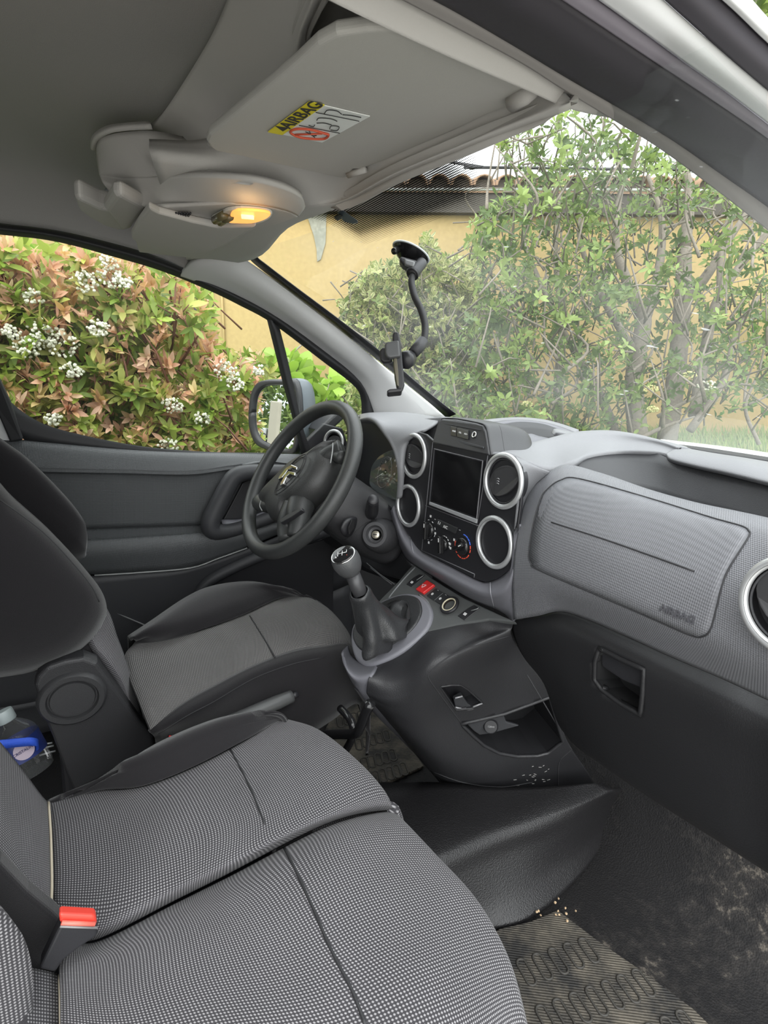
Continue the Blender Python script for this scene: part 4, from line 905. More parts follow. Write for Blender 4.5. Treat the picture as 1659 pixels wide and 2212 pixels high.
# smooth top: from the centre panel to the crest of the passenger tray, then on to the windscreen
crest = [(1066, 964), (1110, 962), (1150, 956), (1190, 945), (1240, 933), (1300, 929), (1350, 933), (1400, 944), (1440, 954), (1475, 966)]
cy_ = [.67, .71, .75, .79, .83, .855, .86, .85, .84, .83]
inner = [(1056, 984), (1095, 982), (1135, 998), (1188, 1014), (1236, 1001), (1268, 986), (1336, 976), (1403, 976), (1432, 979), (1448, 984)]
iy_ = [.617, .618, .640, .676, .705, .74, .79, .80, .80, .80]
mid = [((a[0]+b[0])/2, (a[1]*0.55+b[1]*.45)) for a, b in zip(crest, inner)]
back = [P(a, b, Y=y)+V(0, 0.13, -0.02) for (a, b), y in zip(crest, cy_)]
loft('top_cover', [back, ly(crest, cy_), ly(mid, [(a*.55+b*.45) for a, b in zip(cy_, iy_)]), ly(inner, iy_)], DASHTOP, DB, 5, 5, 0.008)
fo_r = [(1054, 985), (1075, 982), (1093, 982), (1108, 988), (1118, 999), (1126, 1019), (1128, 1046), (1124, 1091), (1118, 1141), (1111, 1201)]
ou_r = [(1062, 976), (1100, 978), (1138, 996), (1168, 1012), (1192, 1024), (1164, 1050), (1138, 1086), (1124, 1134), (1116, 1184), (1110, 1244)]
ory = [.622, .626, .640, .657, .672, .665, .652, .632, .620, .618]
a_ = ly(fo_r, .6165); c_ = ly(ou_r, ory); loft('top_cover', [a_, [(p+q)/2 + V(0, -.0005, .0005) for p, q in zip(a_, c_)], c_], DASHTOP, DB, 5, 5, 0.006)
prism('top_cover', ly([(884, 928), (905, 905), (950, 900), (1010, 905), (1010, 965), (930, 960), (900, 955)], .665), V(0, .02, 0), DASHTOP, DB, .004)
# tray recess and the pale ledge behind it
loft('tray_recess', [ly([(1226, 1004), (1268, 986), (1336, 976), (1403, 976), (1446, 990), (1500, 1008), (1570, 1024), (1659, 1046), (1800, 1080)], [.71, .745, .795, .805, .79, .78, .77, .75, .72]),
                     ly([(1212, 1014), (1290, 1038), (1360, 1060), (1420, 1076), (1480, 1096), (1540, 1110), (1600, 1124), (1659, 1140), (1800, 1175)], [.695, .72, .745, .755, .75, .745, .735, .725, .70])], DARK, DB, 5, 4, 0.006)
loft('rear_ledge', [ly([(1438, 986), (1449, 999), (1500, 1012), (1570, 1028), (1659, 1050), (1800, 1085)], [.79, .785, .775, .765, .745, .72]), ly([(1440, 979), (1450, 990), (1500, 1003), (1570, 1018), (1659, 1039), (1800, 1073)], [.785, .775, .765, .755, .737, .712]),
                    ly([(1452, 972), (1464, 974), (1530, 986), (1600, 999), (1659, 1014), (1800, 1044)], [.81, .80, .79, .78, .77, .745]), ly([(1466, 964), (1484, 968), (1540, 978), (1600, 987), (1659, 997), (1800, 1022)], [.85, .85, .85, .84, .83, .80])], DASHTOP, DB, 5, 5, 0.0008)
loft('cowl_seal', [ly([(1462, 962), (1520, 974), (1590, 985), (1659, 996), (1800, 1021)], [.86, .86, .86, .85, .83]), ly([(1455, 958), (1520, 967), (1590, 977), (1659, 987), (1800, 1009)], [.92, .92, .92, .91, .88])], RUBBER, DB, 5, 3, 0.006)
bn0 = ly([(1430, 956), (1460, 960), (1520, 967), (1600, 979), (1659, 989), (1800, 1012)], [1.03, 1.02, 1.0, .98, .97, .93])
bn1 = ly([(1425, 952), (1452, 955), (1520, 963), (1600, 973), (1659, 982), (1800, 1003)], [1.22, 1.22, 1.2, 1.2, 1.19, 1.16])
bn = loft('bonnet', [bn0, bn1, [p+(p-EYE)*.2+V(0, 0, -.045) for p in bn1], [p+(p-EYE)*.45+V(0, 0, -.13) for p in bn1]], WHITE, None, 5, 5, 0.0015)
tag(bn, 'white bonnet edge just beyond the windscreen base', 'bonnet')
# storage well in the middle of the dash top, behind the display hood
loft('centre_well', [ly([(1010, 916), (1039, 908), (1069, 904), (1119, 901), (1169, 905), (1208, 914), (1250, 928)], [1.0, 1.02, 1.03, 1.03, 1.02, 1.0, .97]), ly([(1010, 922), (1045, 915), (1075, 911), (1119, 907), (1167, 911), (1203, 920), (1240, 934)], [.985, 1.0, 1.01, 1.01, 1.0, .985, .955])], DASHTOP, DB, 5, 3, 0.01)
loft('centre_well', [ly([(1010, 922), (1045, 915), (1075, 911), (1119, 907), (1167, 911), (1203, 920), (1240, 934)], [.985, 1.0, 1.01, 1.01, 1.0, .985, .955]), ly([(1030, 930), (1070, 922), (1090, 916), (1125, 911), (1170, 915), (1200, 925), (1235, 940)], [.96, .97, .975, .98, .975, .965, .94])], MIDGREY, DB, 5, 3, 0.006)
loft('centre_well', [ly([(1070, 922), (1090, 916), (1125, 911), (1170, 915), (1205, 926)], [.97, .975, .98, .975, .965]), ly([(1070, 962), (1100, 960), (1135, 958), (1170, 956), (1205, 948)], [.93, .93, .93, .93, .93])], DARK, DB, 5, 3, 0.006)
loft('centre_well', [ly([(1100, 952), (1140, 937), (1165, 942), (1190, 947)], [.90, .91, .91, .91]), ly([(1100, 975), (1140, 965), (1165, 960), (1190, 955)], [.80, .80, .80, .80])], MIDGREY, DB, 4, 3, 0.006)
loft('centre_well', [ly([(1190, 935), (1197, 926), (1215, 928), (1245, 936)], [.93, .94, .94, .93]), ly([(1196, 940), (1205, 935), (1222, 937), (1250, 945)], [.90, .90, .90, .89])], DASHTOP, DB, 4, 3, 0.01)
# hood over the instruments
lip = [(779, 908), (800, 904), (819, 911), (837, 930), (853, 954), (862, 976), (868, 1006), (869, 1040), (866, 1075)]
lipy = [.62, .61, .605, .60, .60, .60, .60, .605, .61]
ou = [(776, 898), (803, 894), (870, 894), (945, 907), (920, 932), (894, 938), (877, 958), (870, 1000), (866, 1072)]
oy = [.74, .76, .75, .68, .625, .62, .617, .617, .617]
md = [((a[0]+b[0])/2, (a[1]+b[1])/2 - 3) for a, b in zip(lip, ou)]
loft('instrument_hood', [ly(lip, [y+0.09 for y in lipy])] and [[p+V(-0.004, 0.08, -0.004) for p in ly(lip, lipy)], ly([(a-2.2, b+2) for a, b in lip], [y+.004 for y in lipy]), ly([(a-.3, b-1) for a, b in lip], lipy), ly(md, [(a+b)/2 for a, b in zip(lipy, oy)]), ly(ou, oy)], DASHTOP, DB, 6, 5, 0.004)
loft('top_cover', [ly([(770, 900), (803, 895), (840, 893), (890, 897), (945, 907), (1010, 918)], [.74, .76, .76, .74, .70, .70]), ly([(770, 898), (803, 893), (850, 893), (900, 897), (950, 902), (1020, 912)], [.95, .97, .98, .98, .98, .98])], DASHTOP, DB, 5, 4, 0.006)
IC = thing('instrument_cluster', P(830, 1020, Y=.68), 'round speedometer behind the steering wheel in a dark hood', 'instrument panel')
prism('back_panel', ly([(772, 912), (800, 905), (830, 920), (858, 960), (870, 1010), (868, 1085), (850, 1095), (800, 1080), (765, 1050), (760, 960)], .745), V(0, .01, 0), BLACK, IC, 0.002)
prism('hood_floor', [P(a, b, Y=y) for a, b, y in [(770, 1035, .64), (800, 1062, .62), (850, 1098, .615), (866, 1082, .70), (820, 1070, .73), (775, 1040, .74)]], V(0, 0, -.006), DARK, IC, 0.001)
dz = (P(831, 1021, Y=.69), V(-0.12, -0.96, 0.22).normalized())
dcl = [(798, 1040), (803, 1008), (819, 986), (845, 973), (862, 980), (868, 1010), (866, 1050), (859, 1080), (826, 1070), (802, 1052)]
prism('dial_face', cr([P(a, b, pl=dz) for a, b in dcl], 4, True), V(0, .008, 0), mat('slate_dial', (0.045, 0.055, 0.06), 0.35), IC, 0.001)
ring('dial_rim', P(831, 1021, pl=dz), dz[1], 0.040, 0.0016, mat('dim_rim', (0.10, 0.11, 0.12), 0.3), IC, 48, 8)
xd_ = V(1, 0, 0); xd_ = (xd_ - dz[1]*xd_.dot(dz[1])).normalized(); yd_ = dz[1].cross(xd_)
dpl = (dz[0]+dz[1]*0.002, dz[1])
for s_, (a, b) in zip(('10', '20', '30', '40', '50', '60'), ((822, 1013), (833, 998), (844, 991), (853, 995), (857, 1006), (852, 1024))):
    text('dial_number', s_, P(a, b, pl=dpl), xd_, yd_, 0.0085, PRINT, IC, 0.0002)
for k in range(22):
    a = PI*1.28 - k*PI*1.5/21; q0 = dpl[0] + xd_*(0.035*math.cos(a)) + yd_*(0.035*math.sin(a)); q1 = dpl[0] + xd_*(0.038*math.cos(a)) + yd_*(0.038*math.sin(a))
    tube('dial_mark', [q0, q1], 0.0004, DIMPRINT, IC, 5)
tube('needle', [P(833, 1019, pl=(dz[0]+dz[1]*.005, dz[1])), P(811, 1033, pl=(dz[0]+dz[1]*.005, dz[1]))], [0.0016, 0.0006], PRINT, IC, 6)
lathe('needle_hub', [(0.005, 0), (0.005, 0.005), (0, 0.006)], P(833, 1019, pl=dpl), dz[1], DARK, IC, 20)
mk('dial_glass', [P(a, b, pl=(dz[0]+dz[1]*.012, V(-0.1, -0.9, 0.30).normalized())) for a, b in dcl], [tuple(range(len(dcl)))], glassmat('dial_glass', 0.02, gloss=.12), IC, smooth=False)
# ------------------------------------------------------------------ centre panel
SY = .615
CP = thing('centre_panel', (0, .63, .70), 'black centre panel with four silver rings beside the screen', 'control panel')
fo = [(903, 933), (880, 944), (869, 985), (864, 1035), (857, 1075), (854, 1103), (872, 1141), (888, 1164), (910, 1191), (970, 1222), (1028, 1252), (1050, 1258), (1074, 1251), (1097, 1233), (1112, 1197), (1119, 1138), (1125, 1088), (1129, 1037), (1125, 1008), (1109, 986), (1086, 979), (1056, 981), (936, 952), (920, 938)]
prism('fascia', ly(fo, SY), V(0, .006, 0), mat('soft_black', (0.020, 0.020, 0.023), 0.38, bump=0.1, scale=900), CP, 0.002)
NY = V(0, -1, 0)
def vent(name_, c, R, lab, parent=None, axis=NY, cup=False, tilt=None):
    if cup:
        t = thing('cup_holder', c, lab, 'cup holder', group=None)
        ring('silver_ring', c+axis*0.003, axis, R-0.003, 0.0045, SILVER, t, 64, 14, 0.9)
        lathe('well', [(R-0.005, 0.003), (R-0.007, -0.004), (R-0.0075, -0.06), (0, -0.06)], c+axis*0.004, axis, GLOSSBLACK, t, 48, closed=False)
    else:
        t = thing('air_vent', c, lab, 'air vent')
        ring('silver_ring', c+axis*0.003, axis, R-0.003, 0.0045, SILVER, t, 64, 14, 0.9)
        lathe('barrel', [(R-0.005, 0.003), (R-0.0065, -0.002), (R-0.007, -0.02), (0, -0.022)], c+axis*0.004, axis, BLACK, t, 48, closed=False)
        u, v, d = frame_of(axis)
        up = V(0, 0, 1); up = (up - axis*up.dot(axis)).normalized(); sd = up.cross(axis)
        # the louvre: a lens shaped shutter, tilted
        rr = R-0.0085; pts = []
        for k in range(13): a = PI*k/12; pts.append(sd*(rr*math.cos(a)) + up*(rr*0.62*math.sin(a)))
        for k in range(1, 12): a = PI+PI*k/12; pts.append(sd*(rr*math.cos(a)) + up*(rr*0.62*math.sin(a)))
        ang = tilt or 0.35; ca_, sa_ = math.cos(ang), math.sin(ang)
        pts = [c + axis*0.001 + sd*(p.dot(sd)*ca_ - p.dot(up)*sa_) + up*(p.dot(sd)*sa_ + p.dot(up)*ca_) + axis*(0.010*(1-(p.length/rr)**2)) for p in pts]
        f = prism('shutter', pts, axis*-0.006, mat('shutter_plastic', (0.045, 0.045, 0.048), 0.45), t, 0.0015)
        for k in (-1, 0, 1): tube('arrow_mark', [c+axis*0.0135+up*(0.004*k)+sd*-0.003, c+axis*0.0135+up*(0.004*k+0.001), c+axis*0.0135+up*(0.004*k)+sd*0.003], 0.0005, DIMPRINT, f, 5)
        ring('inner_rim', c+axis*0.002, axis, R-0.0095, 0.0012, DARK, t, 48, 8)
    return t
vent('v', P(1089, 1039, Y=SY), .0455, 'round air vent with silver ring right of the screen', tilt=0.55)
vent('v', P(896, 985, Y=SY), .0455, 'round air vent with silver ring left of the screen', tilt=-0.2)
vent('c', P(1070, 1171, Y=SY), .0445, 'empty round holder with silver ring right of the heater knobs', cup=True)
vent('c', P(884, 1092, Y=SY), .0445, 'empty round holder with silver ring left of the heater knobs', cup=True)
vent('v', P(1722, 1312, Y=.565), .0475, 'round air vent with silver ring at the passenger end of the dashboard', tilt=-0.5)
vent('v', P(722, 955, X=-0.66), .036, 'small round air vent at the driver end of the dashboard behind the wheel', axis=V(0.45, -0.88, 0.1).normalized())
# screen
TS = thing('display_screen', P(985, 1048, Y=SY), 'dark switched off display screen in the centre panel', 'screen')
bo = [(937, 969), (1043, 995), (1029, 1129), (927, 1088)]; bi = [(941, 974), (1040, 999), (1028, 1122), (931, 1083)]
vs = ly(bo, SY-.004) + ly(bi, SY+.004); o_ = mk('screen_frame', vs, [(i, (i+1) % 4, 4+(i+1) % 4, 4+i) for i in range(4)], mat('screen_frame_grey', (0.11, 0.11, 0.12), 0.35), TS, smooth=False); solid(o_, .002, 0)
prism('screen_sill', ly([(927, 1084), (1029, 1122), (1028, 1131), (926, 1090)], SY-.006), V(0, .004, 0), mat('sill_silver', (0.30, 0.31, 0.32), 0.4), TS, 0.001)
prism('screen_glass', ly([(940, 972), (1041, 998), (1029, 1123), (930, 1085)], SY-.001), V(0, .003, 0), mat('black_screen', (0.010, 0.010, 0.011), 0.12, spec=0.6), TS, 0)
for a, b in (((935, 955), (911, 1190)), ((1054, 984), (1030, 1137)), ((919, 1092), (1037, 1137)), ((911, 1189), (1025, 1240)), ((1025, 1240), (1024, 1248))):
    tube('panel_seam', [P(*a, Y=SY-.0005), P(*b, Y=SY-.0005)], 0.0009, mat('thin_grey_seam', (0.13, 0.13, 0.14), 0.4), CP, 6)
# display hood with the small buttons
DH = thing('display_hood', P(1000, 940, Y=.65), 'charcoal hood above the display with four small buttons', 'hood')
hoodm = mat('hood_plastic', (0.045, 0.046, 0.050), 0.45, bump=0.3, scale=900)
hf = [(933, 957), (938, 938), (946, 912), (955, 905), (985, 906), (1028, 914), (1042, 919), (1048, 930), (1052, 955), (1056, 984)]
hy = [.612, .618, .626, .632, .632, .630, .628, .626, .620, .612]
S0 = ly(hf, hy)
prism('hood_face', S0, V(0, .012, 0), mat('hood_face', (0.028, 0.028, 0.031), 0.4, bump=0.2, scale=900), DH, 0.003)
S0b = [p+V(0, .003, 0) for p in S0]
S1 = [p+V(.0, .035, .001) for p in S0]; S2 = [p+V(0.002, .075, -.004) for p in S0]; cen = sum(S0, Vector())/len(S0)
S3 = [cen+(p-cen)*.93+V(0.004, .105, -.012) for p in S0]; S4 = [cen+(p-cen)*.78+V(0.004, .125, -.03) for p in S0]
loft('hood_shell', [S0b, S1, S2, S3, S4], hoodm, DH, 4, 4, 0.002)
tube('hood_seam', [p+V(.0012, .034, .0018) for p in S0[5:]], 0.0009, SEAM, DH, 6, 3)
def hfp(x, y, off=.0008):
    a, b, c_ = S0[3], S0[6], S0[9]; n = (b-a).cross(c_-a).normalized()
    if n.dot(EYE-a) < 0: n = -n
    return P(x, y, pl=(a+n*off, n)), n
for (x0, x1, s_) in ((976, 985, 'MENU'), (989, 999, 'VOL-'), (1001, 1011, 'VOL+')):
    q = [hfp(x, y, .002)[0] for x, y in ((x0-1.5, 921+(x0-976)*.25), (x1+1.5, 921+(x1-976)*.25), (x1+1.5, 941+(x1-976)*.25), (x0-1.5, 941+(x0-976)*.25))]
    b_ = prism('button', q, (q[3]-q[0]).cross(q[1]-q[0]).normalized()*0.001, GLOSSBLACK, DH, 0.0005)
    m0 = hfp((x0+x1)/2, 931.5+(x0-976)*.25, .0034); xd2 = hfp(x1, 931+(x1-976)*.25)[0]-hfp(x0, 931+(x0-976)*.25)[0]
    text('button_word', s_, m0[0], xd2, hfp(980, 910)[0]-hfp(980, 930)[0], 0.0042, PRINT, b_, 0.0002)
hq = hfp(1024, 939, .001); ring('socket_ring', hq[0], hq[1], .0048, .0014, CHROME, DH, 28, 10); lathe('socket', [(0.0042, 0), (0.0042, -0.002), (0, -.002)], hq[0], hq[1], BLACK, DH, 24, closed=False)
tube('hood_groove', [hfp(952, 914)[0], hfp(1038, 929)[0]], 0.0008, SEAM, DH, 6)
prism('hood_ledge', [hfp(a, b, .002)[0] for a, b in ((942, 938), (1044, 965), (1044, 969), (940, 944))], V(0, .002, 0), DARK, DH, 0.0005)
# heater controls
HC = thing('heater_controls', P(975, 1170, Y=SY), 'heater control panel with three rotary knobs under the screen', 'heater panel')
FY = SY-.0012
def knob(px, py, r, ang, length):
    c = P(px, py, Y=SY)
    k = lathe('knob', [(r*1.05, 0), (r*1.05, .003), (r*.92, .007), (r*.8, .008), (0, .008)], c, NY, GLOSSBLACK, HC, 36)
    u = V(math.cos(ang), 0, math.sin(ang)); w = V(-math.sin(ang), 0, math.cos(ang))
    box('knob_grip', c+NY*.010, (u, w, NY), (length, .0042, .005), GLOSSBLACK, k, 0.002)
    box('knob_pointer', c+NY*.0152+u*(length*.55), (u, w, NY), (.004, .0010, .0004), PRINT, k, 0)
    return c
c1 = knob(929, 1145, .0155, PI*.52, .0185); c2 = knob(961, 1176, .0115, PI*.55, .0175); c3 = knob(1001, 1180, .0165, PI*.18, .0155)
def arc(c, r, a0, a1, m, nm, w=.0009):
    tube(nm, [V(c.x + r*math.cos(a0+(a1-a0)*k/10), FY-.0006, c.z + r*math.sin(a0+(a1-a0)*k/10)) for k in range(11)], w, m, HC, 6)
for k in range(6): arc(c3, .0225, PI*(.50-.10*k), PI*(.42-.10*k), BLUEPRINT if k < 4 else REDPRINT, 'temperature_mark', .0011)
for k in range(5): arc(c3, .0225, PI*(-.16-.19*k), PI*(-.30-.19*k), REDPRINT, 'temperature_mark', .0011)
for k in range(8): arc(c1, .0205, PI*(.85-.23*k), PI*(.78-.23*k), PRINT, 'airflow_mark', .0006)
for k in range(8): arc(c2, .0165, PI*(.95-.13*k), PI*(.88-.13*k), PRINT, 'fan_mark', .0007)
for x, y in ((930, 1115), (916, 1140), (940, 1152), (926, 1172), (981, 1166), (972, 1175), (973, 1184), (949, 1165)):
    c = P(x, y, Y=FY); box('airflow_symbol', c, AX, (.0022, .0004, .0022), PRINT, HC, 0)
prism('button_bar', ly([(944, 1121), (987, 1140), (982, 1153), (943, 1135)], SY-.004), V(0, .004, 0), mat('button_grey', (0.035, 0.036, 0.038), 0.35), HC, 0.001)
text('button_word', 'A/C', P(962, 1139, Y=SY-.0046), V(1, 0, 0), V(0, 0, 1), 0.0085, PRINT, HC, 0.0002)
tube('button_symbol', [P(948, 1126, Y=SY-.0046), P(946, 1131, Y=SY-.0046), P(950, 1133, Y=SY-.0046), P(951, 1128, Y=SY-.0046)], .0005, PRINT, HC, 5)
for x, y in ((940, 1122), (993, 1145)): box('indicator', P(x, y, Y=FY), AX, (.002, .0003, .0006), DIMPRINT, HC, 0)
# ------------------------------------------------------------------ glove box and lower dash
LG = mat('dark_lower_plastic', (0.0155, 0.0155, 0.017), 0.5, bump=0.4, scale=700, spec=0.45)
GB = thing('glove_box', P(1400, 1560, Y=.63), 'dark glove box lid with a recessed pull under the airbag panel', 'glove box')
g0 = [(1109, 1340), (1160, 1332), (1210, 1322), (1268, 1339), (1360, 1379), (1450, 1420), (1560, 1467), (1659, 1513), (1790, 1571)]
g1 = [(1106, 1363), (1150, 1370), (1200, 1368), (1260, 1382), (1352, 1425), (1445, 1468), (1555, 1520), (1659, 1572), (1790, 1636)]
g2 = [(1129, 1416), (1165, 1430), (1208, 1445), (1265, 1468), (1350, 1512), (1445, 1560), (1555, 1618), (1659, 1675), (1790, 1745)]
g3 = [(1175, 1478), (1200, 1500), (1235, 1525), (1285, 1560), (1360, 1605), (1450, 1660), (1555, 1722), (1659, 1785), (1790, 1862)]
g4 = [(1212, 1575), (1240, 1608), (1290, 1645), (1340, 1680), (1400, 1720), (1470, 1765), (1560, 1822), (1659, 1886), (1790, 1972)]
g5 = [(1240, 1620), (1262, 1632), (1300, 1656), (1350, 1690), (1410, 1728), (1480, 1774), (1570, 1832), (1665, 1893), (1795, 1980)]
GL = loft('lid', [ly(g0, [.66]+[.655]*7+[.63]), ly(g1, [.665, .645, .635, .632, .63, .628, .624, .62, .60]), ly(g2, [.67, .65, .64, .637, .634, .63, .626, .62, .60]), ly(g3, [.685, .668, .655, .648, .642, .636, .63, .624, .60]), ly(g4, [.70, .685, .672, .662, .655, .648, .64, .632, .61]), [p+V(0, .03, .004) for p in ly(g5, [.70, .69, .68, .67, .66, .65, .645, .64, .62])]], LG, GB, 8, 7, 0.01)
pull = [(1294, 1400), (1340, 1424), (1391, 1447), (1388, 1500), (1383, 1544), (1340, 1520), (1300, 1490), (1284, 1468), (1285, 1430)]
GLb = bvh(GL); cut(GL, pull)
def well(name_, base_pts, vec, m, parent, rim=None, rimr=.003, inset=.92, rm=None):
    """walls and back of a cavity behind an opening"""
    n = len(base_pts); c = sum(base_pts, Vector())/n
    bk_ = [c+(p-c)*inset+vec for p in base_pts]; vs = base_pts+bk_; fs = [(i, (i+1) % n, n+(i+1) % n, n+i) for i in range(n)]+[tuple(n+i for i in range(n))]
    o = mk(name_, vs, fs, m, parent, smooth=False); solid(o, .003, 0)
    if rim: tube(rim, base_pts+[base_pts[0], base_pts[1]], rimr, rm or m, parent, 10)
    return o
pw = [hit(GLb, a, b) for a, b in pull]; pwd = [p for p in lin(pw+[pw[0]], 4)[:-1]]
well('pull_recess', pwd, V(0, .05, -.01), mat('recess_black', (0.016, 0.016, 0.017), 0.6), GB, 'recess_rim', .0035, .85, LG)
prism('pull_flap', [hit(GLb, a, b, -.012) for a, b in [(1296, 1403), (1391, 1447), (1388, 1488), (1345, 1470), (1300, 1440)]], V(0, .006, 0), BLACK, GB, 0.002)
# lower dash behind the wheel and the fire wall
kp = prism('knee_panel', [P(a, b, Y=y) for a, b, y in [(690, 1165, .66), (840, 1110, .64), (862, 1180, .655), (888, 1222, .655), (858, 1252, .66), (800, 1235, .68), (740, 1195, .69)]], V(0, .02, 0), mat('knee_black', (0.03, 0.03, 0.033), 0.5, bump=.3, scale=700), DB, 0.006)
prism('knee_side', [P(a, b, Y=y) for a, b, y in [(690, 1160, .68), (860, 1150, .70), (890, 1222, .70), (860, 1262, .72), (700, 1200, .74)]], V(0, .03, -.0), BLACK, DB, 0.002)
fw = prism('wall_front', [V(-.78, 1.22, -.05), V(.8, 1.22, -.05), V(.8, 1.14, .84), V(-.78, 1.14, .84)], V(0, .03, 0), mat('firewall_black', (0.015, 0.015, 0.016), 0.8), None, 0)
tag(fw, 'black fire wall behind the dashboard', 'fire wall', kind='structure')
# ------------------------------------------------------------------ steering wheel
WN = V(-math.sin(-0.094)*math.cos(0.53), -math.cos(-0.094)*math.cos(0.53), math.sin(0.53)).normalized(); WC = V(-0.301, 0.426, 0.744)
WU = WN.cross(V(0, 0, 1)).normalized(); WV = WU.cross(WN)
if WV.z < 0: WV = -WV
SWH = thing('steering_wheel', WC, 'black four spoke steering wheel with a double chevron emblem', 'steering wheel')
def onw(x, y, off=0.0): return P(x, y, pl=(WC+WN*off, WN))
n = 72; rim = []
for k in range(n+1):
    a = 2*PI*k/n; rim.append(WC + WU*(.1745*math.cos(a)) + WV*(.1745*math.sin(a)))
R_ = []; sg = 14
vs = []; fs = []
for k in range(n):
    a = 2*PI*k/n; c = WC + WU*(.1745*math.cos(a)) + WV*(.1745*math.sin(a)); e = WU*math.cos(a)+WV*math.sin(a)
    for j in range(sg):
        b = 2*PI*j/sg; vs.append(c + e*(.0155*math.cos(b)) + WN*(.0165*math.sin(b)))
for k in range(n):
    for j in range(sg): fs.append((k*sg+j, ((k+1) % n)*sg+j, ((k+1) % n)*sg+(j+1) % sg, k*sg+(j+1) % sg))
mk('rim', vs, fs, WHEELM, SWH)
hubpx = [(724, 950), (716, 965), (718, 985), (712, 1010), (690, 1052), (660, 1082), (630, 1098), (612, 1122), (598, 1128), (584, 1118), (578, 1098), (568, 1092), (564, 1080), (576, 1064), (600, 1040), (640, 1000), (665, 985), (694, 970)]
HUBO = 0.006
hub = pillow('airbag_pad', [onw(a, b, HUBO) for a, b in hubpx], WN*.032, mat('grained_hub', (0.042, 0.043, 0.043), 0.42, bump=0.5, scale=600), SWH, 4, 8, .03)
ci = cr([onw(a, b, .0395) for a, b in [(661, 982), (655, 1010), (633, 1040), (608, 1062), (594, 1068), (596, 1054), (615, 1020), (640, 992)]], 5, True); 
tube('hub_ring', ci+[ci[0]], .0010, RUBBER, SWH, 6)
ci = cr([onw(a, b, .0375) for a, b in [(656, 988), (650, 1010), (630, 1034), (608, 1054), (598, 1060), (600, 1048), (618, 1018), (638, 996)]], 5, True); 
tube('hub_ring', ci+[ci[0]], .0008, RUBBER, SWH, 6)
em = [[(600, 1036), (603, 1028), (617, 1010), (629, 1003), (641, 1008), (640, 1014), (630, 1010), (621, 1016), (609, 1032)], [(604, 1050), (606, 1042), (615, 1025), (623, 1017), (637, 1020), (636, 1027), (625, 1024), (618, 1030), (611, 1045)]]
for e in em: prism('emblem', [onw(a, b, .044) for a, b in e], WN*-.008, CHROME, SWH, 0.0015)
def spoke(pxs, rads, nm='spoke'):
    return tube(nm, [onw(a, b, o) for a, b, o in pxs], rads, WHEELM, SWH, 12, 5)
spoke([(738, 968, .0), (724, 975, .004), (706, 985, .008), (690, 1000, .004)], [.019, .017, .018, .02])
spoke([(562, 1085, .0), (574, 1092, .006), (588, 1092, .006), (605, 1080, .004)], [.020, .016, .016, .02])
spoke([(742, 990, 0), (722, 985, .0), (700, 1000, 0), (690, 1010, 0)], [.014, .014, .016, .016])
spoke([(622, 1168, .0), (622, 1145, .002), (628, 1120, .004), (640, 1098, .0)], [.019, .022, .026, .03])
spoke([(640, 1160, .0), (645, 1135, .002), (645, 1110, .004), (650, 1090, .0)], [.019, .022, .026, .03])
prism('spoke_insert', [onw(a, b, .034) for a, b in [(602, 1124), (618, 1112), (650, 1096), (652, 1102), (628, 1118), (606, 1130)]], WN*-.01, BLACK, SWH, 0.002)
for pxs in ([(719, 957), (718, 975), (714, 1000)], [(565, 1078), (561, 1092), (566, 1103)]): tube('silver_edge', cr([onw(a, b, .022) for a, b in pxs], 4), .0012, mat('edge_silver', (.35, .36, .36), .4), SWH, 6)
# steering column: shroud, ignition lock, stalks
SC_ = thing('steering_column', WC-WN*.12, 'dark steering column shroud with key lock and stalk', 'steering column')
rows = []
for t, hw, hh, dz_ in ((-.035, .050, .050, 0), (-.06, .072, .062, 0), (-.10, .085, .068, -.006), (-.15, .092, .07, -.012), (-.21, .095, .07, -.02), (-.26, .095, .068, -.02)):
    c = WC + WN*t + V(0.012, 0, dz_); row = []
    for k in range(16):
        a = 2*PI*k/16; ca_, sa_ = math.cos(a), math.sin(a)
        row.append(c + WU*(hw*math.copysign(abs(ca_)**.65, ca_)) + WV*(hh*math.copysign(abs(sa_)**.65, sa_)))
    rows.append(row)
SHM = mat('shroud_plastic', (0.040, 0.040, 0.043), 0.48, bump=0.4, scale=700)
sh = loft('shroud', rows, SHM, SC_, 3, 4, 0.003, closed=True)
shb = bvh(sh)
ax = V(0.62, -0.70, 0.30).normalized(); ig = P(811, 1155, X=-0.185)
lathe('lock_boss', [(.040, -.05), (.036, -.012), (.030, 0.0), (.026, .004), (.021, .004)], ig, ax, SHM, SC_, 40, closed=False)
lathe('lock_collar', [(.0285, .002), (.027, .006), (.020, .006), (.017, -.004), (.012, -.006)], ig, ax, mat('collar_grey', (.07, .07, .075), .4), SC_, 40, closed=False)
lathe('key_cylinder', [(.0085, -.008), (.0085, .0005), (.007, .0015), (0, .0015)], ig, ax, mat('worn_metal', (.62, .58, .48), .3, metal=.8), SC_, 24)
box('key_slot', ig+ax*.0018, (V(1, .9, 0).normalized(), V(0, 0, 1), ax), (.0045, .001, .0004), BLACK, SC_, 0)
st0 = P(802, 1108, X=-0.21); st1 = P(806, 1080, X=-0.155)
tube('wiper_stalk', [P(790, 1110, X=-.26), st0, st0.lerp(st1, .6), st1], [.011, .0145, .0135, .0115], BLACK, SC_, 16, 4)
lathe('stalk_cap', [(.0115, -.002), (.0112, .003), (.008, .006), (0, .007)], st1, (st1-st0).normalized(), BLACK, SC_, 24)
a0 = P(742, 1150, X=-.22); a1 = P(766, 1128, X=-.20)
pillow('audio_stalk', [P(a, b, X=-.205) for a, b in [(735, 1140), (744, 1122), (760, 1116), (770, 1120), (766, 1140), (756, 1156), (746, 1160), (737, 1150)]], V(.7, -.6, .2).normalized()*.02, BLACK, SC_, 4, 5, .02)
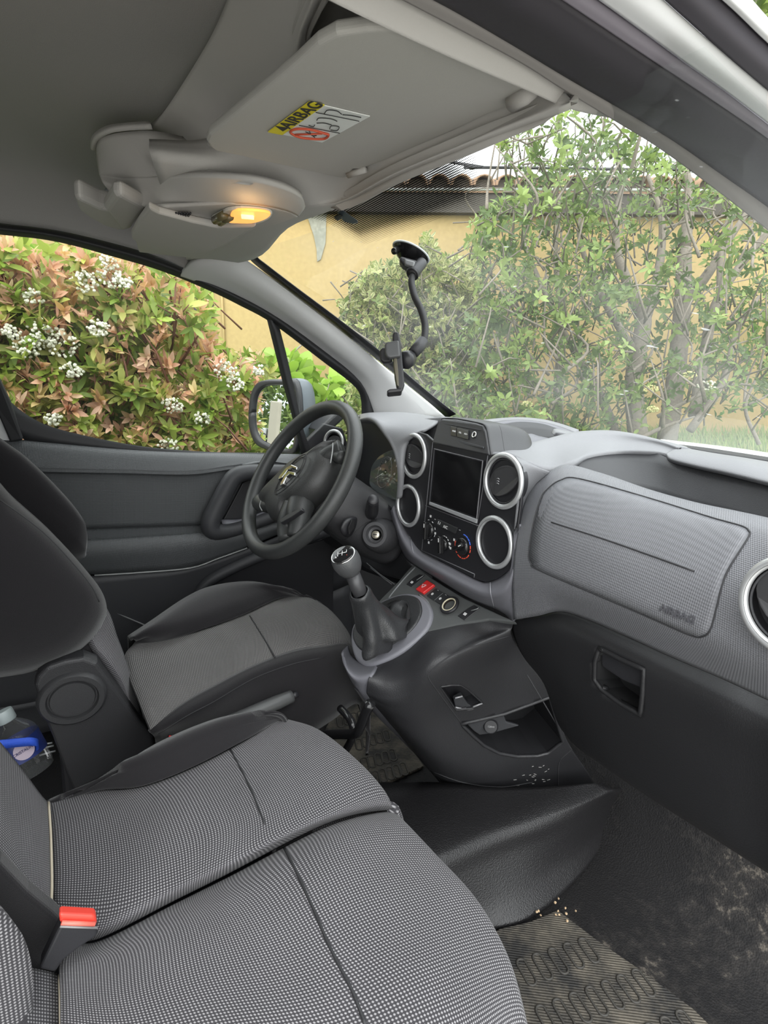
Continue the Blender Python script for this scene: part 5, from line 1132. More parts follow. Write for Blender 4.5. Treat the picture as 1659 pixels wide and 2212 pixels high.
prism('audio_key', [P(a, b, X=-.182) for a, b in [(752, 1140), (760, 1122), (766, 1124), (764, 1142), (754, 1156)]], V(-.004, .003, 0), GLOSSBLACK, SC_, 0.001)
line_on('shroud_seam', sh, [(715, 1150), (745, 1165), (790, 1130), (830, 1120), (850, 1128)], .0008, RUBBER, SC_)
# ------------------------------------------------------------------ gear console
CN = V(0, -.65, .76).normalized(); CPT = V(0, .64, .566)
def onc(x, y, off=0.0): return P(x, y, pl=(CPT+CN*off, CN))
GC = thing('gear_console', V(.03, .62, .02), 'dark lower console with switch plate and open pocket', 'console')
PLATE = mat('plate_grey', (0.095, 0.10, 0.10), 0.42, bump=.25, scale=900)
prism('switch_plate', [onc(a, b) for a, b in [(893, 1218), (880, 1232), (858, 1258), (826, 1290), (800, 1318), (850, 1420), (905, 1370), (918, 1366), (985, 1350), (1055, 1338), (1114, 1342), (1085, 1330), (1000, 1290), (935, 1250)]], CN*-.012, PLATE, GC, 0.003)
tube('plate_edge', [onc(a, b, .001) for a, b in [(897, 1225), (875, 1248), (850, 1278), (840, 1292)]], .0016, mat('edge_grey', (.22, .23, .235), .4), GC, 8, 4)
tube('plate_edge', [onc(a, b, .001) for a, b in [(912, 1366), (924, 1350), (932, 1325), (924, 1300), (905, 1284)]], .0016, mat('edge_grey_b', (.22, .23, .235), .4), GC, 8, 5)
BODY = mat('console_charcoal', (0.026, 0.026, 0.0285), 0.40, bump=.45, scale=650, spec=.5)
def lx(px, x): return [P(a, b, X=(x if not isinstance(x, (list, tuple)) else x[i])) for i, (a, b) in enumerate(px)]
b0 = [onc(a, b, -.002) for a, b in [(812, 1437), (845, 1416), (880, 1394), (915, 1364), (985, 1349), (1055, 1337), (1112, 1341)]]
b1 = lx([(797, 1463), (834, 1468), (872, 1455), (932, 1408), (1005, 1380), (1060, 1365), (1107, 1354)], [.01, .03, .05, .08, .105, .13, .158])
b2 = lx([(792, 1494), (832, 1508), (880, 1500), (924, 1458), (975, 1425), (1030, 1398), (1106, 1374)], [.01, .04, .066, .092, .112, .135, .155])
b2b = lx([(797, 1506), (842, 1528), (893, 1530), (945, 1500), (1000, 1480), (1060, 1450), (1135, 1425)], [.01, .042, .068, .088, .105, .125, .145])
b3 = lx([(806, 1520), (856, 1550), (912, 1568), (975, 1550), (1035, 1540), (1105, 1510), (1185, 1492)], [.01, .042, .066, .080, .098, .122, .15])
b4 = lx([(848, 1570), (890, 1605), (945, 1640), (1010, 1652), (1090, 1645), (1160, 1625), (1226, 1602)], [.0, .035, .06, .078, .095, .118, .145])
b5 = lx([(908, 1642), (945, 1680), (990, 1700), (1060, 1706), (1130, 1702), (1205, 1682), (1265, 1662)], [-.03, .0, .03, .06, .08, .105, .13])
b6 = lx([(960, 1702), (990, 1724), (1030, 1746), (1090, 1762), (1150, 1762), (1215, 1752), (1305, 1724)], [-.085, -.05, -.015, .03, .065, .09, .115])
BD = loft('console_body', [b0, b1, b2, b2b, b3, b4, b5, b6], BODY, GC, 26, 20, 0.004)
BDb = bvh(BD)
pk = [(996, 1564), (1090, 1542), (1187, 1506), (1199, 1545), (1212, 1590), (1216, 1602), (1184, 1627), (1160, 1633), (1117, 1634), (1078, 1627), (1045, 1610), (1020, 1588)]
cut(BD, pk)
pkd = [hit(BDb, p.x, p.y) for p in lin([V(a, b, 0) for a, b in pk+[pk[0]]], 5)[:-1]]
well('pocket', pkd, V(-.10, .03, .01), mat('pocket_black', (.016, .016, .018), .5), GC, 'pocket_rim', .0036, .9, BODY)
# drawer front above the pocket, and its latch
line_on('drawer_edge', BD, [(1104, 1373), (1010, 1400), (960, 1425), (930, 1452), (926, 1465), (950, 1500), (996, 1562)], .0012, SEAM, GC)
hk = [(951, 1484), (975, 1480), (995, 1480), (1012, 1491), (1043, 1519), (1018, 1530), (985, 1534), (972, 1515)]
cut(BD, hk); hkd = [hit(BDb, p.x, p.y) for p in lin([V(a, b, 0) for a, b in hk+[hk[0]]], 4)[:-1]]
well('latch_recess', hkd, V(-.03, .01, 0), BLACK, GC, 'latch_rim', .0018, .85, BODY)
prism('latch', [hit(BDb, a, b, -.006) for a, b in [(980, 1512), (998, 1502), (1010, 1520), (1022, 1528), (1000, 1534), (984, 1530)]], V(-.012, .006, 0), DARK, GC, 0.002)
for a, b in (((983, 1508), (999, 1504)), ((984, 1528), (996, 1530)), ((1022, 1527), (1042, 1519))): tube('latch_glint', [hit(BDb, *a, .001), hit(BDb, *b, .001)], .0016, mat('latch_edge', (.30, .30, .31), .3), GC, 6)
sp = prism('socket_plate', [hit(BDb, a, b, -.012) for a, b in [(1006, 1562), (1088, 1544), (1094, 1560), (1122, 1568), (1060, 1585), (1036, 1588), (1024, 1580)]], V(-.006, .003, 0), DARK, GC, 0.002)
sc0 = hit(BDb, 1060, 1568, -.008); sax = V(.75, -.55, .25).normalized()
lathe('power_socket', [(.0145, -.006), (.0145, .003), (.013, .006), (.012, .005), (0, .005)], sc0, sax, BLACK, GC, 32)
text('socket_word', '120W', sc0+sax*.0056, V(.6, .8, 0), V(0, 0, 1), .0055, DIMPRINT, GC, .0002)
line_on('console_seam', BD, [(1240, 1615), (1212, 1640), (1206, 1660), (1205, 1700), (1203, 1752)], .0013, SEAM, GC)
line_on('console_seam', BD, [(930, 1665), (1000, 1690), (1080, 1700), (1150, 1690)], .0012, SEAM, GC)
DUST = mat('pale_dust', (.45, .44, .42), .9)
for q in range(26):
    x, y = rng.gauss(1150, 22), rng.gauss(1678, 14); t_ = rng.uniform(2, 7); tube('dust_mark', [hit(BDb, x, y, .0004), hit(BDb, x+t_, y+rng.uniform(-3, 2), .0004)], .0005, DUST, GC, 4) if q < 20 else None
tube('dust_mark', [hit(BDb, 1118, 1635, .003), hit(BDb, 1132, 1636, .003), hit(BDb, 1146, 1636, .003)], .0012, DUST, GC, 5)
# grey nose below the gear ring
ns = [[onc(a, b, -.002) for a, b in [(752, 1394), (760, 1416), (785, 1432), (818, 1437)]], lx([(741, 1410), (748, 1440), (770, 1462), (806, 1456)], [-.055, -.03, -.008, .012]), lx([(742, 1434), (756, 1464), (776, 1484), (797, 1488)], [-.055, -.032, -.010, .010]), lx([(756, 1466), (772, 1490), (785, 1507), (801, 1512)], [-.055, -.035, -.012, .008]), lx([(790, 1518), (812, 1545), (828, 1556), (846, 1566)], [-.06, -.04, -.022, -.002]), lx([(834, 1562), (860, 1592), (880, 1612), (902, 1634)], [-.075, -.062, -.046, -.028])]
loft('console_nose', ns, MIDGREY, GC, 5, 5, 0.004)
prism('nose_slot', lx([(766, 1484), (776, 1490), (800, 1520), (804, 1530), (785, 1512)], -.02), V(.004, -.003, 0), BLACK, GC, 0.001)
# switches on the plate
cu_ = V(1, 0, 0); cv_ = CN.cross(cu_)
def sw(name_, px, m, th=.004, b=.0012): return prism(name_, [onc(a, b_, th) for a, b_ in px], CN*-(th+.004), m, GC, b)
hz = sw('hazard_switch', [(897, 1272), (922, 1252), (938, 1262), (913, 1281)], REDPL, .006, .002); hz['label'] = 'red hazard warning switch'
tri = [onc(a, b, .0068) for a, b in [(911, 1269), (921, 1264), (913, 1262)]]
tube('hazard_triangle', tri+[tri[0]], .0006, PRINT, hz, 5)
for nm, px in (('window_switch', [(877, 1262), (892, 1248), (906, 1240), (918, 1244), (905, 1255), (889, 1268)]), ('window_switch', [(988, 1330), (1010, 1314), (1024, 1306), (1037, 1314), (1020, 1326), (1003, 1340)])):
    w_ = sw(nm, px, BLACK, .0012, .001)
    k0 = [px[0], px[1], ((px[1][0]+px[4][0])/2+2, (px[1][1]+px[4][1])/2+1), px[5]]
    c0 = (sum(p[0] for p in k0)/4, sum(p[1] for p in k0)/4)
    box('window_symbol', onc(c0[0], c0[1], .0022), (cu_, cv_, CN), (.0035, .0028, .0004), PRINT, w_, .0008)
    tube('switch_lever', [onc(px[1][0]+8, px[1][1]+5, .003), onc(px[3][0]-6, px[3][1]+1, .006), onc(px[3][0]-3, px[3][1]-2, .002)], .0012, mat('lever_edge', (.2, .21, .21), .3), w_, 6, 3)
for px, c0 in (([(921, 1286), (941, 1270), (958, 1280), (938, 1297)], (934, 1283)), ([(938, 1297), (958, 1280), (978, 1291), (953, 1306)], (951, 1293))):
    k_ = sw('lock_switch', px, mat('switch_grey', (.036, .038, .04), .4), .003, .0015)
    lathe('lock_symbol', [(.0030, .0), (.0030, .0003), (0, .0003)], onc(c0[0], c0[1], .0034), CN, PRINT, k_, 14)
    box('switch_light', onc(c0[0]+12, c0[1]-8, .0034), (cu_, cv_, CN), (.002, .0005, .0003), DIMPRINT, k_, 0)
cg = onc(973, 1310, .0)
ring('lighter_collar', cg+CN*.004, CN, .0165, .0035, BLACK, GC, 40, 10)
ring('lighter_ring', cg+CN*.006, CN, .0140, .0014, mat('glow_ring', (.72, .66, .48), .4), GC, 40, 10)
lathe('lighter_socket', [(.0135, .006), (.012, -.02), (0, -.02)], cg, CN, mat('socket_brown', (.05, .035, .025), .3, metal=.5), GC, 32, closed=False)
tube('socket_contact', [onc(970, 1312, -.012), onc(970, 1306, -.004)], .002, CHROME, GC, 6)
# gear lever: surround, gaiter, shaft, knob
GLV = thing('gear_lever', onc(840, 1370), 'gear lever with leather gaiter and shift pattern knob', 'gear lever')
og = [(757, 1384), (762, 1350), (788, 1320), (830, 1294), (872, 1281), (908, 1286), (929, 1308), (932, 1335), (915, 1366), (870, 1404), (825, 1428), (790, 1437), (766, 1420)]
prism('surround', cr([onc(a, b, .006) for a, b in og], 4, True), CN*-.012, mat('surround_mauve', (.20, .20, .225), .45), GLV, 0.006, 4)
ig_ = [(760, 1370), (768, 1345), (795, 1318), (832, 1296), (870, 1284), (900, 1290), (910, 1312), (905, 1335), (885, 1362), (850, 1388), (820, 1403), (792, 1408), (770, 1395)]
bs = cr([onc(a, b, .010) for a, b in ig_], 4, True)
prism('gaiter_frame', bs, CN*-.012, LEATHER, GLV, 0.004, 4)
kc = P(749, 1214, Y=.41); ke = onc(832, 1375, .0)
axis = (kc-ke).normalized(); lu, lv_, _ = frame_of(axis)
rows = []
def gring(c, r, fold, ph, ex=1.0):
    o = []
    for k in range(28):
        a = 2*PI*k/28; q = r*(1+fold*math.sin(3*a+ph)+fold*.7*math.sin(5*a+2*ph))
        o.append(c + lu*(q*math.cos(a)) + lv_*(q*math.sin(a)))
    return o
L_ = (kc-ke).length
sq = [P(*p, Y=y) for p, y in (((776, 1278), .428), ((784, 1298), .442), ((795, 1325), .458), ((808, 1350), .472), ((822, 1368), .487))]
rows = [gring(sq[0], .0165, .02, 0), gring(sq[0].lerp(sq[1], .2)-axis*.001, .0205, .03, .3), gring(sq[1], .0225, .03, .5), gring(sq[2], .029, .12, 1.0), gring(sq[3], .036, .20, 1.7), gring(sq[4], .041, .32, 2.6)]
fb = []
cbs = sum(bs, Vector())/len(bs)
for k in range(28):
    a = 2*PI*k/28; d = lu*math.cos(a)+lv_*math.sin(a); d = d-CN*d.dot(CN)
    fb.append(cbs + d.normalized()*(.052+.006*math.sin(3*a+1)) + CN*.006)
rows.append([x.lerp(y, .55)-CN*(.012*(1+math.sin(k*1.35))) for k, (x, y) in enumerate(zip(rows[-1], fb))]); rows.append(fb)
loft('gaiter', rows, LEATHER, GLV, 2, 4, 0.002, closed=True)
tube('shaft', [kc-axis*.02, sq[0]-axis*.01], .0135, mat('shaft_grey', (.05, .05, .053), .4), GLV, 20)
ring('shaft_collar', kc-axis*.026, axis, .0135, .0015, SILVER, GLV, 28, 8)
lathe('knob', [(.0125, -.028), (.019, -.022), (.0235, -.012), (.0258, .0), (.0254, .009), (.0230, .016), (.0215, .0185), (.020, .0188), (0, .0195)], kc, axis, mat('knob_leather', (.075, .077, .08), .36, bump=.5, scale=400), GLV, 40)
ring('knob_ring', kc+axis*.0178, axis, .0212, .0013, CHROME, GLV, 40, 10)
kd = lathe('knob_disc', [(.0202, .0186), (.019, .0205), (.010, .0222), (0, .0226)], kc, axis, mat('gloss_knob_disc', (.012, .012, .013), .08), GLV, 36)
ku = (RGT-axis*RGT.dot(axis)).normalized(); kv = axis.cross(ku)
kt = kc+axis*.0225
for a, b in (((-.008, .006), (-.008, -.006)), ((0, .006), (0, -.006)), ((.008, .006), (.008, 0)), ((-.008, 0), (.008, 0))): tube('shift_pattern', [kt+ku*a[0]+kv*a[1], kt+ku*b[0]+kv*b[1]], .0006, PRINT, kd, 5)
text('reverse_letter', 'R', kt+ku*-.011-kv*.008, ku, kv, .006, PRINT, kd, .0002)
lathe('red_dot', [(.0008, 0), (0, .0004)], kt+ku*.009-kv*.008, axis, REDPRINT, kd, 8)
# thin edges of the footwell trim left of the console
for px in ([(792, 1216), (820, 1240), (852, 1262)], [(800, 1226), (830, 1250), (846, 1262)]): tube('footwell_edge', [P(a, b, Y=.665) for a, b in px], .0012, mat('footwell_edge', (.18, .18, .19), .4), GC, 6)
# ------------------------------------------------------------------ driver seat
DS = thing('driver_seat', (-.25, .2, 0), 'driver seat in black fabric with a grey woven centre', 'seat')
d1 = lz([(284, 1384), (336, 1350), (411, 1299), (467, 1274), (542, 1263), (600, 1271), (642, 1285)], [.43, .45, .46, .465, .465, .46, .44])
d0 = [p+V(-.07, 0, -.04) for p in d1]; d00 = [p+V(-.09, .0, -.2) for p in d1]
d1b = lz([(300, 1376), (345, 1364), (420, 1332), (495, 1302), (570, 1278), (625, 1277), (668, 1293)], [.43, .445, .45, .455, .455, .452, .43])
d2 = lz([(290, 1388), (355, 1381), (430, 1362), (523, 1329), (600, 1294), (652, 1286), (690, 1304)], [.42, .42, .425, .43, .435, .435, .42])
d3 = lz([(268, 1425), (375, 1412), (452, 1390), (545, 1356), (628, 1318), (688, 1306), (722, 1326)], [.415, .42, .425, .43, .435, .435, .415])
d4 = lz([(300, 1515), (385, 1465), (462, 1434), (550, 1396), (640, 1358), (705, 1344), (744, 1356)], [.41, .415, .42, .428, .432, .43, .405])
d5 = lz([(325, 1577), (397, 1516), (464, 1478), (548, 1436), (633, 1404), (700, 1394), (753, 1390)], [.40, .405, .412, .418, .422, .42, .40])
d6 = lz([(332, 1590), (405, 1546), (462, 1516), (548, 1466), (634, 1434), (702, 1420), (762, 1416)], [.385, .395, .40, .408, .412, .41, .385])
d7 = lz([(336, 1606), (412, 1590), (480, 1560), (560, 1520), (645, 1490), (715, 1475), (774, 1465)], [.34, .345, .35, .355, .36, .36, .34])
d8 = lz([(340, 1680), (420, 1670), (500, 1650), (580, 1615), (660, 1590), (718, 1556), (770, 1520)], [.25, .25, .26, .265, .27, .27, .27])
def fr(rows, dz_=.14, dy=.03): return [r+[r[-1]+V(0, dy*.8, -dz_*.35), r[-1]+V(0, dy, -dz_)] for r in rows]
fb_ = loft('far_bolster', fr([d00, d0, d1, d1b, d2]), FABRIC, DS, 5, 5, 0.006)
loft('seat_cushion', fr([d2, d3, d4, d5]), WEAVE2, DS, 5, 6, 0.006)
nb = loft('near_bolster', fr([d5, d6, d7, d8]), FABRIC, DS, 5, 5, 0.006)
line_on('bolster_seam', nb, [(342, 1585), (405, 1546), (462, 1516), (548, 1466), (634, 1434), (702, 1420)], .0009, RUBBER, DS)
tube('cushion_seam', lz([(540, 1330), (552, 1350), (572, 1382), (594, 1420)], [.432, .431, .43, .422]), .0016, RUBBER, DS, 6, 4)
# backrest
pillow('far_backrest_bolster', [P(a, b, X=-.40) for a, b in [(-380, 560), (-300, 700), (-160, 845), (-60, 905), (0, 947), (37, 974), (93, 1026), (149, 1086), (179, 1127), (188, 1152), (187, 1187), (174, 1208), (80, 1210), (-160, 1150), (-360, 900)]], V(.06, .03, 0), FABRIC, DS, 4, 7, .04)
bw = loft('backrest', [lx([(-60, 1005), (0, 1056), (90, 1140), (165, 1222), (230, 1312), (254, 1376), (272, 1424), (296, 1500), (312, 1566)], [-.22, -.22, -.22, -.22, -.21, -.21, -.20, -.185, -.17]), lx([(-80, 1020), (0, 1080), (90, 1160), (165, 1240), (200, 1380), (228, 1420), (262, 1468), (282, 1520), (308, 1570)], [-.17, -.17, -.17, -.16, -.15, -.14, -.14, -.14, -.14])], WEAVE, DS, 5, 5, .01)
pillow('near_backrest_bolster', [P(a, b, X=-.15) for a, b in [(-420, 560), (-330, 700), (-150, 890), (-60, 995), (0, 1046), (37, 1086), (112, 1153), (179, 1224), (218, 1274), (231, 1314), (224, 1344), (198, 1381), (157, 1415), (101, 1440), (25, 1460), (-150, 1470), (-400, 1400), (-520, 1000), (-500, 640)]], V(.055, .01, .0), FABRIC, DS, 4, 8, .05)
tube('backrest_seam', [P(a, b, X=-.105) for a, b in [(0, 1080), (50, 1115), (105, 1160), (165, 1225), (200, 1270), (214, 1300)]], .0009, RUBBER, DS, 6, 4)
prism('lower_backrest', [P(a, b, X=-.155) for a, b in [(170, 1405), (200, 1385), (232, 1425), (264, 1470), (277, 1512), (272, 1520), (240, 1500), (150, 1470), (20, 1440), (40, 1420)]], V(-.04, 0, 0), FABRIC, DS, .01)
rcv = prism('recliner_cover', [P(a, b, X=-.115) for a, b in [(74, 1481), (80, 1463), (101, 1440), (139, 1427), (181, 1420), (211, 1431), (230, 1456), (270, 1511), (304, 1560), (331, 1591), (334, 1612), (325, 1627), (253, 1664), (160, 1714), (139, 1663), (114, 1595), (93, 1545)]], V(-.035, 0, 0), mat('recliner_black', (.024, .024, .026), .5, bump=.5, scale=600), DS, .009, 4)
rc = P(157, 1507, X=-.115)
lathe('recliner_disc', [(.046, -.004), (.044, .006), (.041, .009), (.034, .009), (.032, .003), (.030, .003), (.0285, .007), (0, .0075)], rc, V(1, 0, 0), mat('disc_black', (.032, .032, .034), .5, bump=.4, scale=600), DS, 48, sy=1.1, udir=V(0, 0, 1))
sb_ = prism('seat_base', [V(-.44, -.05, .02), V(-.16, -.05, .02), V(-.14, .33, .02), V(-.42, .33, .02)], V(0, 0, .30), BLACK, DS, .01)
bp_ = thing('seat_adjust_bar', P(750, 1588, Y=.38), 'bent black steel bar at the front of the driver seat', 'bar')
tube('lift_bar', [P(a, b, Y=.385) for a, b in [(700, 1587), (740, 1586), (768, 1584), (778, 1570), (790, 1540), (800, 1520)]], .0085, GLOSSBLACK, bp_, 12, 4)
tube('cross_bar', [P(a, b, Y=.40) for a, b in [(735, 1530), (755, 1552), (763, 1575), (757, 1602), (740, 1632)]], .007, GLOSSBLACK, bp_, 12, 4)
hbk = thing('handbrake', P(500, 1560, X=-.075), 'black handbrake lever between the driver seat and the bench', 'handbrake')
h0, h1 = P(470, 1572, X=-.06), P(630, 1504, X=-.085)
tube('grip', [h0, h0.lerp(h1, .5), h0.lerp(h1, .8), h1], [.013, .0135, .0135, .012], mat('grip_black', (.085, .087, .088), .35), hbk, 16, 4)
tube('release_button', [h1, h1+(h1-h0).normalized()*.012], .0065, BLACK, hbk, 14)
bk1 = thing('seat_belt_buckle', P(372, 1606, X=.0), 'small red topped belt buckle beside the driver cushion', 'belt buckle')
prism('buckle_body', [P(a, b, X=-.02) for a, b in [(362, 1612), (368, 1600), (380, 1602), (376, 1625), (362, 1630)]], V(-.02, 0, 0), BLACK, bk1, .002)
prism('press_button', [P(a, b, X=-.019) for a, b in [(368, 1600), (379, 1602), (374, 1610), (366, 1607)]], V(-.016, 0, 0), REDPL, bk1, .001)
# ------------------------------------------------------------------ middle and outer passenger seats
MS = thing('middle_seat', (.17, .1, 0), 'middle passenger seat in woven grey fabric with a black left bolster', 'seat')
zc = [.385, .395, .41, .42, .43, .425]
w0 = lz([(100, 1729), (200, 1706), (304, 1699), (420, 1655), (530, 1597), (600, 1551)], zc)
w1 = lz([(107, 1790), (225, 1760), (340, 1742), (455, 1702), (575, 1640), (672, 1576)], [z+.006 for z in zc])
w2 = lz([(111, 1880), (240, 1860), (370, 1825), (492, 1782), (625, 1712), (752, 1642)], [z+.008 for z in zc])
w3 = lz([(112, 1950), (235, 1950), (380, 1905), (490, 1856), (655, 1775), (806, 1704)], [z+.004 for z in zc])
w3b = lz([(128, 1985), (225, 2000), (380, 1928), (489, 1876), (688, 1778), (822, 1736)], [z-.002 for z in zc])
w4 = lz([(150, 2020), (209, 2030), (380, 1945), (488, 1891), (705, 1780), (830, 1752)], [z-.022 for z in zc])
def fr2(rows): return [r+[r[-1]+V(0, .022, -.022), r[-1]+V(0, .026, -.075), r[-1]+V(0, .0, -.17)] for r in rows]
loft('seat_cushion', fr2([w0, w1, w2, w3, w3b, w4]), WEAVE, MS, 6, 6, .008)
m1 = lz([(185, 1712), (262, 1663), (335, 1626), (422, 1585), (502, 1558), (588, 1546)], [.395, .42, .435, .445, .45, .445]); fk = [.06, .5, 1, 1, 1, .9]; m0 = [p+V(-.05*k, 0, -.05) for k, p in zip(fk, m1)]; m00 = [p+V(-.05*k, 0, -.2) for k, p in zip(fk, m1)]
loft('side_bolster', fr2([m00, m0, m1, [(a+b)/2+V(0, 0, .006) for a, b in zip(m1, w0)], w0]), FABRIC, MS, 5, 5, .008)
for nm, px in (('cross_seam', [(497, 1618), (520, 1660), (545, 1712), (572, 1780)]),):
    line_on(nm, MS.children[0], px, .0013, RUBBER, MS)
bl = [lz(p, z) for p, z in (([(-190, 1400), (-100, 1486), (0, 1602), (50, 1664), (86, 1713), (104, 1734)], [.62, .575, .495, .45, .42, .40]), ([(-190, 1490), (-100, 1560), (0, 1668), (46, 1725), (84, 1780), (109, 1832)], [.615, .57, .495, .455, .425, .40]),
      ([(-190, 1600), (-100, 1660), (0, 1762), (40, 1812), (80, 1878), (111, 1940)], [.60, .56, .49, .455, .425, .40]), ([(-190, 1690), (-100, 1768), (0, 1872), (40, 1916), (76, 1956), (106, 1992)], [.585, .545, .475, .445, .415, .395]))]
bl = [[r[0]+V(-.03, -.16, .30), r[0]+V(-.015, -.07, .14)]+r for r in bl]
loft('backrest', bl, WEAVE, MS, 6, 6, .02)
tube('piping', lz([(105, 1733), (109, 1790), (111, 1850), (112, 1910), (110, 1962)], [.402]*5), .0015, mat('sand_piping', (.50, .44, .34), .8), MS, 6, 4)
prism('lower_back', [P(a, b, X=.285) for a, b in [(-60, 1830), (0, 1868), (60, 1930), (115, 1975), (150, 2010), (150, 2050), (118, 2108), (60, 2110), (-60, 2060)]], V(-.02, 0, 0), FABRIC, MS, .004)
for pxs in ([(258, 1940), (262, 1936), (266, 1935)], [(306, 1936), (304, 1941), (309, 1944), (314, 1941)], [(292, 1912), (294, 1911)]): line_on('pale_stain', MS.children[0], pxs, .0009, mat('pale_stain', (.62, .62, .60), .9), MS)
OSN = thing('outer_passenger_seat', (.45, .1, 0), 'outer passenger seat in woven grey fabric nearest the open door', 'seat')
def oz(dz_, dip=0.0): return [.372+dz_, .385+dz_, .40+dz_, .415+dz_-dip, .428+dz_, .420+dz_]
o0 = lz([(150, 2030), (215, 2032), (380, 1950), (500, 1890), (705, 1785), (832, 1753)], [z-.022 for z in zc])
o0b = lz([(140, 2052), (225, 2046), (385, 1968), (512, 1910), (720, 1800), (852, 1772)], oz(.008))
o1 = lz([(128, 2085), (250, 2072), (405, 2008), (560, 1952), (745, 1858), (912, 1838)], oz(.016))
o2 = lz([(130, 2155), (260, 2160), (430, 2116), (632, 2070), (820, 1990), (1000, 1938)], oz(.018))
o3 = lz([(130, 2270), (290, 2280), (490, 2240), (715, 2200), (925, 2110), (1068, 2060)], oz(.018))
o4 = lz([(130, 2420), (320, 2440), (560, 2420), (800, 2360), (1000, 2290), (1108, 2212)], oz(.010))
o5 = lz([(130, 2700), (360, 2700), (640, 2640), (880, 2560), (1060, 2470), (1140, 2380)], oz(-.03))
loft('seat_cushion', fr2([o0, o0b, o1, o2, o3, o4, o5]), WEAVE, OSN, 7, 7, .008)
OC = OSN.children[0]
line_on('cross_seam', OC, [(614, 1832), (632, 1866), (655, 1915), (682, 1975), (708, 2036), (735, 2090), (762, 2143), (790, 2215)], .0016, RUBBER, OSN)
pillow('backrest', [P(a, b, X=.33) for a, b in [(-560, 1500), (-400, 1640), (-160, 1830), (-60, 1900), (0, 1955), (34, 2000), (52, 2050), (60, 2100), (62, 2200), (60, 2400), (-160, 2400), (-460, 2200)]], V(.02, .02, .0), WEAVE, OSN, 4, 6, .02)
loft('lumbar_edge', [lz([(54, 2088), (95, 2096), (128, 2104)], [.40, .385, .372]), lz([(58, 2160), (95, 2165), (130, 2170)], [.40, .385, .372]), lz([(58, 2400), (95, 2400), (130, 2400)], [.40, .385, .372])], WEAVE, OSN, 5, 5, .01)
tube('piping', lz([(128, 2106), (130, 2160), (131, 2230), (131, 2330)], .375), .0014, mat('sand_piping_b', (.50, .44, .34), .8), OSN, 6, 4)
bb = prism('bench_base', [V(.10, -.12, .02), V(.78, -.12, .02), V(.78, .22, .02), V(.14, .22, .02)], V(0, 0, .26), BLACK, MS, .01)
bk2 = thing('seat_belt_buckle', P(165, 2030, Y=-.02), 'large red topped belt buckle between the two passenger cushions', 'belt buckle')
BX = .325
prism('buckle_body', [P(a, b, X=BX) for a, b in [(130, 1998), (210, 2001), (211, 2022), (172, 2048), (136, 2076), (119, 2102), (84, 2094), (100, 2060)]], V(-.02, .0, -.006), BLACK, bk2, .003)
prism('press_button', [P(a, b, X=BX-.002) for a, b in [(127, 1974), (206, 1978), (210, 1999), (129, 1996)]], V(-.014, 0, -.004), mat('bright_red_button', (.78, .06, .04), .4), bk2, .003)
tube('button_lip', [P(a, b, X=BX) for a, b in [(133, 1993), (205, 1996)]], .0020, mat('pale_red', (.8, .16, .12), .4), bk2, 8)
tube('buckle_lip', [P(a, b, X=BX) for a, b in [(130, 2001), (210, 2004)]], .0012, mat('lip_grey', (.22, .22, .22), .4), bk2, 6)
# ------------------------------------------------------------------ bottle, strap and rails in the gap behind the seats
BT = thing('water_bottle', P(60, 1650, X=-.16), 'clear plastic water bottle with a blue label behind the driver seat', 'bottle')
e0, e1 = P(4, 1536, X=-.20), P(78, 1668, X=-.17); ba = (e1-e0).normalized(); Lb = (e1-e0).length
kb = Lb/.18
PET = glassmat('clear_pet', 0.06)
lathe('bottle_body', [(r, h*kb) for r, h in [(.010, .02), (.012, .03), (.026, .052), (.031, .066), (.032, .075), (.0315, .10), (.030, .13), (.031, .16), (.029, .175), (0, .18)]], e0, ba, PET, BT, 36)
lathe('bottle_cap', [(.0, -.002), (.0135, 0), (.0145, .003), (.0145, .018), (.013, .02)], e0, ba, mat('pale_cap', (.42, .48, .48), .4), BT, 28)
lb_ = lathe('bottle_label', [(.0325, .078*kb), (.0325, .13*kb)], e0, ba, mat('navy_label', (.02, .035, .16), .4), BT, 40, closed=False)
lu_, lv2, _ = frame_of(ba); tc_ = (EYE-(e0+ba*(.102*kb))); tc_ = (tc_-ba*tc_.dot(ba)).normalized()
xd3 = ba.cross(tc_); xd3 = xd3 if xd3.dot(RGT) > 0 else -xd3
badge = e0+ba*(.102*kb)+tc_*.034
lathe('label_badge', [(.015, 0), (0, .0004)], badge, tc_, mat('badge_lilac', (.50, .42, .50), .6), lb_, 28)
text('label_word', 'CRISTALINE', badge+tc_*.0012, xd3, -ba, .0062, mat('navy_ink', (.02, .02, .12), .6), lb_, .0003)
stp = thing('blue_strap', P(40, 1608, X=-.12), 'blue webbing strap looped around the water bottle', 'strap')
sps = [P(a, b, X=x) for a, b, x in [(-60, 1612, -.14), (0, 1608, -.135), (40, 1604, -.13), (70, 1602, -.13), (82, 1606, -.14), (76, 1614, -.16), (40, 1618, -.17)]]
sc1 = cr(sps, 5)
vs = []; fs = []
for p in sc1: vs += [p+V(0, 0, .0075), p-V(0, 0, .0075)]
for i in range(len(sc1)-1): fs.append((2*i, 2*i+1, 2*i+3, 2*i+2))
o_ = mk('webbing', vs, fs, mat('blue_webbing', (.03, .10, .62), .7, bump=.8, scale=250), stp); solid(o_, .002, 0)
RL = thing('seat_rail', P(100, 1620, X=-.2), 'thin bright steel rails behind the bottle', 'rail')
for a, b in (((84, 1610), (113, 1605)), ((85, 1618), (116, 1611)), ((85, 1632), (120, 1622))): tube('rail_bar', [P(*a, X=-.2), P(*b, X=-.2)], .0016, SILVER, RL, 6)
